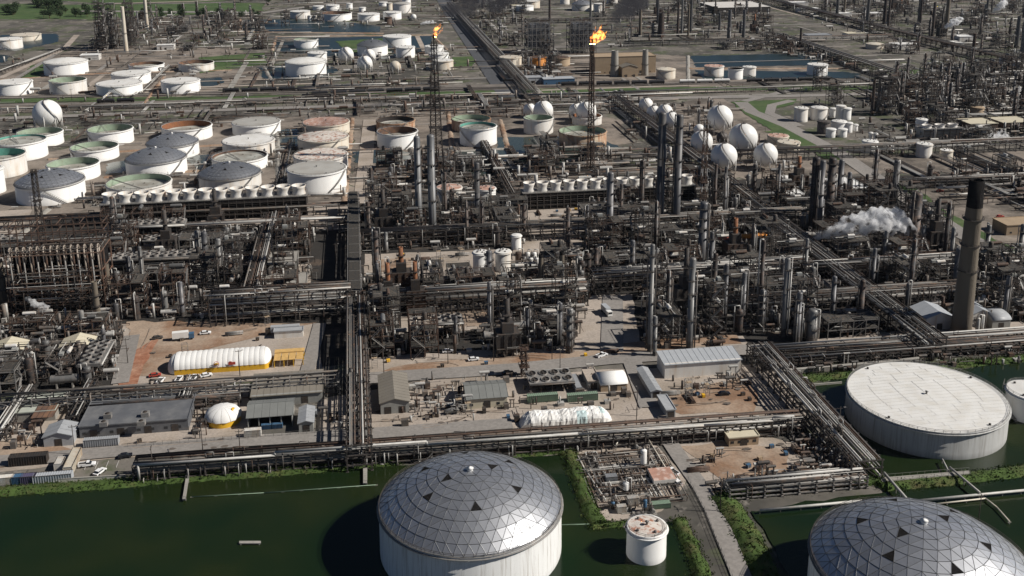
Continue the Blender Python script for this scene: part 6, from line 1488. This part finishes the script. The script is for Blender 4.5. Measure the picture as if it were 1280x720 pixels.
def stack_b(kind, m):
    def b():
        if kind == 'pipe':
            t = thing('pipe_bundle', None, 'pipes')
            k = MB(); k.tube((-4, 0, 0), (4, 0, 0), .22, 8); me = k.mesh('loose_pipe', m)
            for r_, n in ((0, 5), (1, 4), (2, 3)):
                for q in range(n): part('loose_pipe', me, None, t, (0, (q-n/2)*.46, .45+r_*.4))
            k = MB(); [k.box(x-.12, x+.12, -1.4, 1.3, 0, .22) for x in (-2.5, 2.5)]; part('timber', k, M_tanwall, t)
        elif kind == 'crate':
            t = thing('crate', None, 'crate'); k = MB(); k.box(-.8, .8, -.6, .6, .15, 1.2); part('box', k, m, t); k = MB(); [k.bar((x, -.64, .1), (x, -.64, 1.2), .1) for x in (-.75, 0, .75)]; [k.box(x-.1, x+.1, -.6, .6, 0, .15) for x in (-.6, .6)]; part('batten', k, M_tanwall, t)
        else:
            t = thing('scaffold_tower', None, 'scaffold'); k = MB(); [k.bar((x, y, 0), (x, y, 6), .12) for x in (-1.2, 1.2) for y in (-.8, .8)]
            for z in (1.5, 3, 4.5, 6): [k.bar((-1.2, y, z), (1.2, y, z), .1) for y in (-.8, .8)]; [k.bar((x, -.8, z), (x, .8, z), .1) for x in (-1.2, 1.2)]
            part('frame', k, m, t); k = MB(); k.box(-1.2, 1.2, -.8, .8, 4.5, 4.58); part('plank_deck', k, M_tanwall, t)
        return t
    return proto_of(b)
SP = [(stack_b('pipe', M_rust), 'bundle of rusty loose pipes'), (stack_b('pipe', M_lsteel), 'bundle of grey loose pipes'), (stack_b('crate', M_tanwall), 'small wooden crate'), (stack_b('crate', M_blue), 'small blue crate'), (stack_b('scaffold', M_lsteel), 'small grey scaffold tower'), (stack_b('crate', M_yellow), 'small yellow crate'), (stack_b('crate', M_dsteel), 'small dark crate')]
for yi, yd in enumerate(YARDS):
    pl = [tuple(G(a, b)[:2]) for a, b in yd]; X = [q[0] for q in pl]; Y = [q[1] for q in pl]
    for i in range(13):
        x, y = ry.uniform(min(X), max(X)), ry.uniform(min(Y), max(Y))
        if not inside(x, y, pl) or box_busy(x, y, 2) or any(inside(x, y, q) for q in KEEP) or any(inside(x, y, q) for q in ROADS): continue
        f, look = SP[ry.randrange(len(SP))]; place(f((x, y, .3), ry.choice([0, .1, 1.57, .4]), None, 'stored yard material'), look)
# wire fence of the lot edges
def fence(pts, label):
    q = [G(a, b) for a, b in pts]; o = q[0]; t = thing('wire_fence', label, 'fence', o); k = MB(); k.bar((0,0,0), (0,0,2), .12); me = MESHES.setdefault('fpost', k.mesh('post', M_lsteel)); rl = MB()
    for a, b in zip(q, q[1:]):
        n = max(1, int((b-a).length/3))
        for i in range(n+1): part('post', me, None, t, a.lerp(b, i/n)-o)
        for z in (.3, 1.0, 1.9): rl.bar(a-o+Vector((0,0,z)), b-o+Vector((0,0,z)), .06)
    part('wire', rl, M_lsteel, t)
fence([(160,560),(300,550),(425,540)], 'wire fence along the lower plant road by the round tent'); fence([(520,515),(640,505)], 'wire fence in front of the grey roofed workshop'); fence([(860,602),(880,640),(915,725)], 'wire fence beside the paved lane past the round tank')
# ------------------------------------------------------------------ filler: every unit of the plant, placed on the plot grid
PADK = [[(155,402),(402,404),(405,470),(330,475),(145,486)],[(456,316),(590,312),(640,314),(640,350),(456,347)],[(655,262),(725,258),(727,300),(690,330),(655,330)],[(500,388),(606,380),(606,410),(500,416)],[(735,370),(795,368),(805,440),(715,440)],
        [(395,260),(432,255),(425,480),(385,480)],[(-60,262),(40,262),(15,300),(-60,345)],[(258,258),(440,250),(440,272),(385,275),(300,290)],[(560,425),(600,420),(602,440),(560,440)],[(1010,428),(1330,400),(1330,420),(1010,440)],[(920,418),(990,420),(990,440),(920,440)],[(1120,238),(1250,228),(1340,290),(1340,360),(1240,325)],[(915,122),(1005,122),(1080,190),(1070,202),(1020,202),(970,172)]]
for q in PADK: keep(q)
RECTS = {}
def free(x, y, hx, hy, roads=True):
    if box_busy(x, y, max(hx, hy)*.8): return False
    for cx in range(int((x-30)//30), int((x+30)//30)+1):
        for cy in range(int((y-30)//30), int((y+30)//30)+1):
            for a, b, c, d in RECTS.get((cx, cy), ()):
                if abs(a-x) < c+hx and abs(b-y) < d+hy: return False
    pts = [(x, y), (x-hx*.8, y-hy*.8), (x+hx*.8, y-hy*.8), (x-hx*.8, y+hy*.8), (x+hx*.8, y+hy*.8)]
    for q in KEEP:
        if any(inside(a, b, q) for a, b in pts): return False
    if roads:
        for q in ROADS:
            if any(inside(a, b, q) for a, b in pts): return False
    return True
DIM = {'ST':(9.5,6.5),'AC':(10,5.2),'EX':(4.5,2.4),'DR':(6,3),'VS':(3,3),'PU':(2.8,2.4),'HT':(7,6.5),'CO':(3,3)}
COUNT = {}
def fill(px, plan, seed, low=False):
    """plan: list of (kind, how many to try for)"""
    rg = random.Random(seed); poly = [tuple(G(a, b)[:2]) for a, b in px]; X = [q[0] for q in poly]; Y = [q[1] for q in poly]
    for k, n in plan:
        got = 0; tries = 0
        while got < n and tries < n*25:
            tries += 1; x = rg.uniform(min(X), max(X)); y = rg.uniform(min(Y), max(Y))
            x = round(x/3)*3; y = round(y/3)*3
            if not inside(x, y, poly): continue
            hx, hy = DIM[k]; rz = 0
            if rg.random() < .25: hx, hy = hy, hx; rz = math.pi/2
            if rg.random() < .5: rz += math.pi
            if not free(x, y, hx, hy): continue
            if COUNT.get(k, 0) >= 290: break
            q = P((x, y, 3)); 
            if not (-45 < q[0] < 1325): continue
            sp = rg.uniform(.85, 1.15); spawn(k, x, y, rz, rg.choice([0, 3]) if low and k == 'ST' else rg.randrange(len(KITS[k])), (1, 1, sp)); COUNT[k] = COUNT.get(k, 0)+1; got += 1
            RECTS.setdefault((int(x//30), int(y//30)), []).append((x, y, hx, hy))
def clutter(name, px, n, seed, z1=3.5, big=1.0):
    """ground level tangle of small lines nobody could count"""
    rg = random.Random(seed); poly = [tuple(G(a, b)[:2]) for a, b in px]; X = [q[0] for q in poly]; Y = [q[1] for q in poly]; mb = MB(); got = 0
    for _ in range(n*6):
        x = rg.uniform(min(X), max(X)); y = rg.uniform(min(Y), max(Y))
        if not inside(x, y, poly) or any(inside(x, y, q) for q in PADW) or any(inside(x, y, q) for q in ROADS) or box_busy(x, y, -2): continue
        got += 1
        if got > n: break
        s = rg.uniform(2, 9)*big; mb.cm = rg.choices([0,1,2,3], [3,4,4,1])[0]; q = rg.random()
        if q < .62: tangle(mb, rg, x-s, x+s, y-s*.7, y+s*.7, .3, z1*rg.uniform(.5, 2.2), 1, .3*big, .35)
        elif q < .78: mb.tube((x, y, 0), (x, y, rg.uniform(2, z1*2.6)), rg.uniform(.25, .9)*big, 8)
        elif q < .9: h = rg.uniform(.8, 3); mb.box(x-rg.uniform(.5,1.6), x+rg.uniform(.5,1.6), y-1, y+1, 0, h)
        else: r = rg.uniform(.5, 1.1)*big; z = rg.uniform(1.5, 6); mb.hdrum((x-3*r, y, z), (x+3*r, y, z), r, 8); mb.bar((x-2*r,y,0),(x-2*r,y,z),.4); mb.bar((x+2*r,y,0),(x+2*r,y,z),.4)
    if big > 1:
        for _ in range(n//5):
            x = rg.uniform(min(X), max(X)); y = rg.uniform(min(Y), max(Y))
            if not inside(x, y, poly): continue
            xp, yp, _z = P((x, y, 0))
            if 850 < xp < 1110 and 118 < yp < 205: continue
            mb.cm = rg.choices([0,1,2], [3,4,2])[0]; z = rg.uniform(.5, 4); L = rg.uniform(15, 110); r = rg.uniform(.25, .5)
            for q in range(rg.randint(1, 4)):
                if rg.random() < .65 or True: mb.tube((x, y+q*1.1, z), (x+L, y+q*1.1, z), r, 5) if _ % 3 else mb.tube((x+q*1.1, y, z), (x+q*1.1, y+L, z), r, 5)
            if z > 1.5:
                for q in range(int(L/12)): mb.cm = 2; mb.bar((x+q*12, y, 0), (x+q*12, y, z), .3) if _ % 3 else mb.bar((x, y+q*12, 0), (x, y+q*12, z), .3)
    part(name, mb, TMATS, kind='stuff')
PADW = [[tuple(G(a, b)[:2]) for a, b in q] for q in PADK]
NEAR = [[(-45,402),(150,396),(150,480),(-45,492)],[(140,315),(300,300),(300,398),(140,400)],[(140,290),(440,280),(440,302),(140,318)],[(300,300),(398,295),(398,398),(300,400)],[(452,262),(655,255),(655,310),(452,315)],[(452,345),(730,340),(735,378),(452,392)],
        [(452,388),(740,372),(735,440),(452,446)],[(655,300),(1000,270),(1000,352),(640,372)],[(795,345),(1000,335),(1010,425),(805,440)],[(730,240),(1010,235),(1010,285),(725,300)],[(1000,240),(1180,235),(1195,330),(1000,350)],
        [(1000,335),(1330,320),(1330,400),(1010,430)],[(1175,310),(1330,340),(1330,400),(1190,410)],[(-45,300),(14,290),(14,402),(-45,410)]]
for i, q in enumerate(NEAR):
    fill(q, [('HT', 1 if i not in (0, 12) else 0), ('ST', 28), ('AC', 3), ('CO', 3 if i else 0), ('DR', 4), ('VS', 7), ('EX', 18), ('PU', 16)], 300+i, i in (0, 12))
    clutter('unit_pipework', q, 420, 400+i)
# yards of small gear
for i, (q, n) in enumerate([([(640,476),(790,468),(800,515),(640,520)],70),([(455,480),(640,468),(640,480),(455,500)],30),([(515,482),(580,478),(580,515),(515,520)],90),([(400,515),(640,505),(650,530),(400,550)],70),([(840,475),(930,468),(930,486),(840,492)],40),
                            ([(905,600),(1070,585),(1075,602),(905,616)],160),([(985,552),(1050,548),(1075,600),(1000,604)],260),([(850,575),(905,568),(905,582),(850,592)],14),([(880,605),(980,598),(985,612),(895,620)],60),
                            ([(-30,530),(60,530),(60,560),(-30,565)],60),([(240,520),(260,518),(262,550),(235,555)],30),([(60,600),(300,585),(300,592),(160,602)],0),([(1010,455),(1330,430),(1330,452),(1010,470)],260),([(905,470),(935,466),(940,480),(915,484)],16),([(140,400),(160,400),(165,470),(140,482)],60)]):
    if n: clutter('yard_gear', q, n, 500+i, 1.6, .6)
# far plant
FAR = [([(118,22),(335,18),(330,62),(215,66),(118,64)],[('CO',26),('ST',22),('VS',10),('DR',6)],420),([(560,-2),(660,0),(660,62),(600,60)],[('CO',10),('ST',14),('VS',8)],260),([(745,6),(960,0),(960,56),(750,60)],[('CO',26),('ST',22),('HT',4),('VS',8)],420),
       ([(965,4),(1330,-4),(1330,75),(1100,66)],[('CO',50),('ST',40),('HT',5),('VS',10),('DR',8)],800),([(1095,96),(1245,92),(1245,142),(1090,146)],[('CO',26),('ST',18),('VS',6)],420),([(1170,86),(1330,80),(1330,200),(1250,150)],[('CO',8),('ST',14),('VS',8),('DR',5)],420),
       ([(1130,142),(1330,165),(1330,185),(1130,182)],[('ST',6),('DR',6),('VS',6),('EX',8)],200),([(600,75),(700,70),(700,108),(620,110)],[('ST',6),('VS',6),('EX',6)],160),([(330,112),(560,104),(560,110),(330,116)],[],60),([(470,206),(640,200),(650,235),(452,248)],[('ST',6),('EX',8),('VS',5),('PU',10)],160),
       ([(640,186),(780,196),(770,232),(640,240)],[('ST',3),('EX',6),('PU',8)],120),([(780,130),(900,128),(880,225),(790,215)],[('EX',6),('PU',10),('VS',3)],120),([(900,150),(960,170),(1000,205),(1000,215),(900,215)],[('EX',4),('PU',6)],60),([(960,40),(1110,100),(1000,70)],[],120),
       ([(900,60),(1000,50),(1090,90),(960,66)],[('ST',5)],140),([(1160,225),(1330,215),(1330,252),(1180,262)],[('ST',6),('DR',5),('EX',6),('VS',5)],200),([(1230,215),(1330,215),(1330,280),(1260,270)],[('ST',4)],120),
       ([(330,66),(600,60),(600,100),(330,108)],[('EX',8),('PU',8)],140),([(0,66),(330,66),(330,124),(0,134)],[('EX',4),('PU',10)],120),([(0,262),(440,140),(440,252),(60,262)],[('PU',18),('EX',6)],160),([(0,140),(440,120),(440,145),(0,190)],[('PU',12),('EX',4)],200),([(440,125),(790,118),(790,145),(440,150)],[('PU',8)],220),
       ([(900,110),(1330,100),(1330,135),(1000,135)],[('PU',4),('ST',3)],160),([(330,2),(560,-4),(560,36),(340,40)],[('EX',6),('ST',4)],160),([(1070,150),(1140,160),(1140,200),(1085,195)],[('PU',4),('EX',2)],40)]
for i, (q, pl, n) in enumerate(FAR):
    fill(q, pl, 700+i); clutter('distant_pipework', q, int(n*1.7), 800+i, 4, 1.4)

# ------------------------------------------------------------------ trees on the far field
def tree_proto(seed, h):
    def b():
        rg = random.Random(seed); t = thing('tree', None, 'tree'); s = MB(); s.tube((0,0,0), (0,0,h*.5), h*.035, 7, h*.018)
        for i in range(5): a = rg.uniform(0,6.28); s.tube((0,0,h*(.25+.06*i)), (h*.28*math.cos(a), h*.28*math.sin(a), h*.62), h*.014, 5, h*.006)
        part('trunk', s, M_brown, t); c = MB()
        for _ in range(420):
            a = rg.uniform(0, 6.28); u = rg.uniform(-1, 1); r = rg.random()**.4*h*.42*(1+.25*math.sin(3*a+seed)); x, y, z = r*math.cos(a)*math.sqrt(1-u*u), r*math.sin(a)*math.sqrt(1-u*u), h*.62+r*u*.85; q = h*.055
            k = len(c.v); c.v += [(x+rg.uniform(-q,q)*1.5, y+rg.uniform(-q,q)*1.5, z+rg.uniform(-q,q)) for _ in range(4)]; c.face([k,k+1,k+2]); c.face([k,k+2,k+3])
        part('crown', c, M_tree, t); return t
    return proto_of(b)
TR = [tree_proto(1, 13), tree_proto(2, 10), tree_proto(3, 16)]
for i in range(120):
    q = rnd.random()
    if q < .3: px, py = rnd.uniform(44, 76), rnd.uniform(3, 11)
    elif q < .42: px, py = rnd.uniform(4, 24), rnd.uniform(13, 19)
    elif q < .8: px, py = rnd.uniform(40, 330), rnd.uniform(15, 24)
    else: px, py = rnd.choice([(rnd.uniform(700,900), rnd.uniform(-3,3)), (rnd.uniform(330,560), rnd.uniform(-2,2)), (rnd.uniform(250,440), rnd.uniform(0,6))])
    p = G(px, py)
    if any(inside(p.x, p.y, r_) for r_ in ROADS): continue
    o = TR[rnd.randrange(3)]((p.x, p.y, 0), rnd.uniform(0, 6), None, 'dark trees by the far fields'); place(o, 'dark leafy tree')

# ------------------------------------------------------------------ steam, smoke, air
def vol_mat(name, col, dens, sc, lo=.42, hi=.62):
    m = bpy.data.materials.new(name); m.use_nodes = True; t = m.node_tree; t.nodes.remove(t.nodes['Principled BSDF']); L = t.links.new
    v = nd(t, 'ShaderNodeVolumePrincipled'); v.inputs['Color'].default_value = (*col, 1); v.inputs['Anisotropy'].default_value = 0
    n = nd(t, 'ShaderNodeTexNoise'); n.inputs['Scale'].default_value = sc; n.inputs['Detail'].default_value = 3; L(nd(t, 'ShaderNodeTexCoord').outputs['Object'], n.inputs['Vector'])
    r = nd(t, 'ShaderNodeMapRange'); r.inputs['From Min'].default_value = lo; r.inputs['From Max'].default_value = hi; r.inputs['To Max'].default_value = dens; L(n.outputs[0], r.inputs[0]); L(r.outputs[0], v.inputs['Density'])
    L(v.outputs[0], t.nodes['Material Output'].inputs['Volume']); return m
M_steam = vol_mat('steam', (1,1,1), .6, .26, .42, .56); M_smoke = vol_mat('smoke', (.08,.08,.09), .045, .07, .38, .6)
def puff(name, pts, m, label, seed=1):
    """pts: (px, py, ground row, radius px) along the plume"""
    q = []
    for px, py, pyg, rp in pts:
        g_ = G(px, pyg); z = up_to(g_, py); c = Vector((g_.x, g_.y, z)); q.append((c, rp*P(c)[2]/FPX))
    o = q[0][0].copy(); mb = MB(); rg = random.Random(seed); n, K = 20, 24; out = []
    # one lumpy closed tube following the plume
    for a, b in zip(q, q[1:]):
        for i in range(K//len(q)+2): u = i/(K//len(q)+2); out.append((a[0].lerp(b[0], u)-o, a[1]*(1-u)+b[1]*u))
    out.append((q[-1][0]-o, q[-1][1])); d = (q[-1][0]-q[0][0]).normalized(); s = d.cross(Vector((0,0,1))).normalized(); u_ = s.cross(d); M_ = len(out)
    mb.v.append(tuple(out[0][0]-d*out[0][1]))
    for j, (c, r) in enumerate(out):
        for i in range(n): a = 2*math.pi*i/n; rr = r*(1+.28*math.sin(3*a+j*.9)+.18*math.sin(5*a-j*1.7)+rg.uniform(-.1,.1)); mb.v.append(tuple(c+s*rr*math.cos(a)+u_*rr*math.sin(a)))
    mb.v.append(tuple(out[-1][0]+d*out[-1][1]*.7)); E = len(mb.v)-1
    for i in range(n): mb.face([0, 1+i, 1+(i+1)%n]); mb.face([E, 1+(M_-1)*n+(i+1)%n, 1+(M_-1)*n+i])
    for j in range(M_-1):
        for i in range(n): mb.face([1+j*n+i, 1+(j+1)*n+i, 1+(j+1)*n+(i+1)%n, 1+j*n+(i+1)%n])
    ob = part(name, mb, m, None, tuple(o)); props(ob, label, 'plume' , kind='stuff')
puff('steam', [(1016,298,318,3.5),(1040,288,320,8),(1068,279,320,12),(1098,275,320,15),(1122,277,320,14),(1140,285,320,8)], M_steam, 'white steam plume drifting over the dark units', 3)
puff('steam', [(1228,174,180,2),(1240,171,180,5),(1252,170,180,6),(1262,173,180,3)], M_steam, 'low white steam by the far tan roofs', 4)
puff('steam', [(1180,34,50,2),(1190,28,50,4.5),(1200,24,50,3.5)], M_steam, 'far white steam puff', 5); puff('steam', [(1240,14,28,1.5),(1248,8,28,4),(1254,2,28,4)], M_steam, 'farthest white steam puff', 6)
puff('steam', [(526,30,40,1.2),(534,28,40,2.2),(542,27,40,2)], M_steam, 'small white steam behind the flare', 7); puff('steam', [(36,372,392,3),(46,380,400,4),(62,384,405,3)], M_steam, 'thin steam in front of the rusty furnace', 8)
puff('steam', [(1262,118,128,1.5),(1268,114,128,3),(1274,110,128,2.5)], M_steam, 'small steam wisp at the frame edge', 9)
puff('smoke', [(551,24,215,3),(562,14,205,7),(580,8,180,11),(605,2,150,13),(640,-4,120,14)], M_smoke, 'dark smoke trailing off the small flame', 10)
puff('smoke', [(757,31,212,4),(766,20,195,9),(780,10,170,13),(790,-2,150,16),(805,-14,130,18)], M_smoke, 'dark smoke trailing off the large flame', 11)
hm = bpy.data.materials.new('haze_air'); hm.use_nodes = True; t_ = hm.node_tree; t_.nodes.remove(t_.nodes['Principled BSDF']); v_ = nd(t_, 'ShaderNodeVolumePrincipled'); v_.inputs['Color'].default_value = (.72,.84,1,1); v_.inputs['Density'].default_value = HAZE = .000009
v_.inputs['Anisotropy'].default_value = .2
t_.links.new(v_.outputs[0], t_.nodes['Material Output'].inputs['Volume'])
if HAZE:
    hb_ = MB(); hb_.box(-2500, 3500, -300, 4200, -1, 215); part('haze', hb_, hm, kind='stuff')
finish_labels()
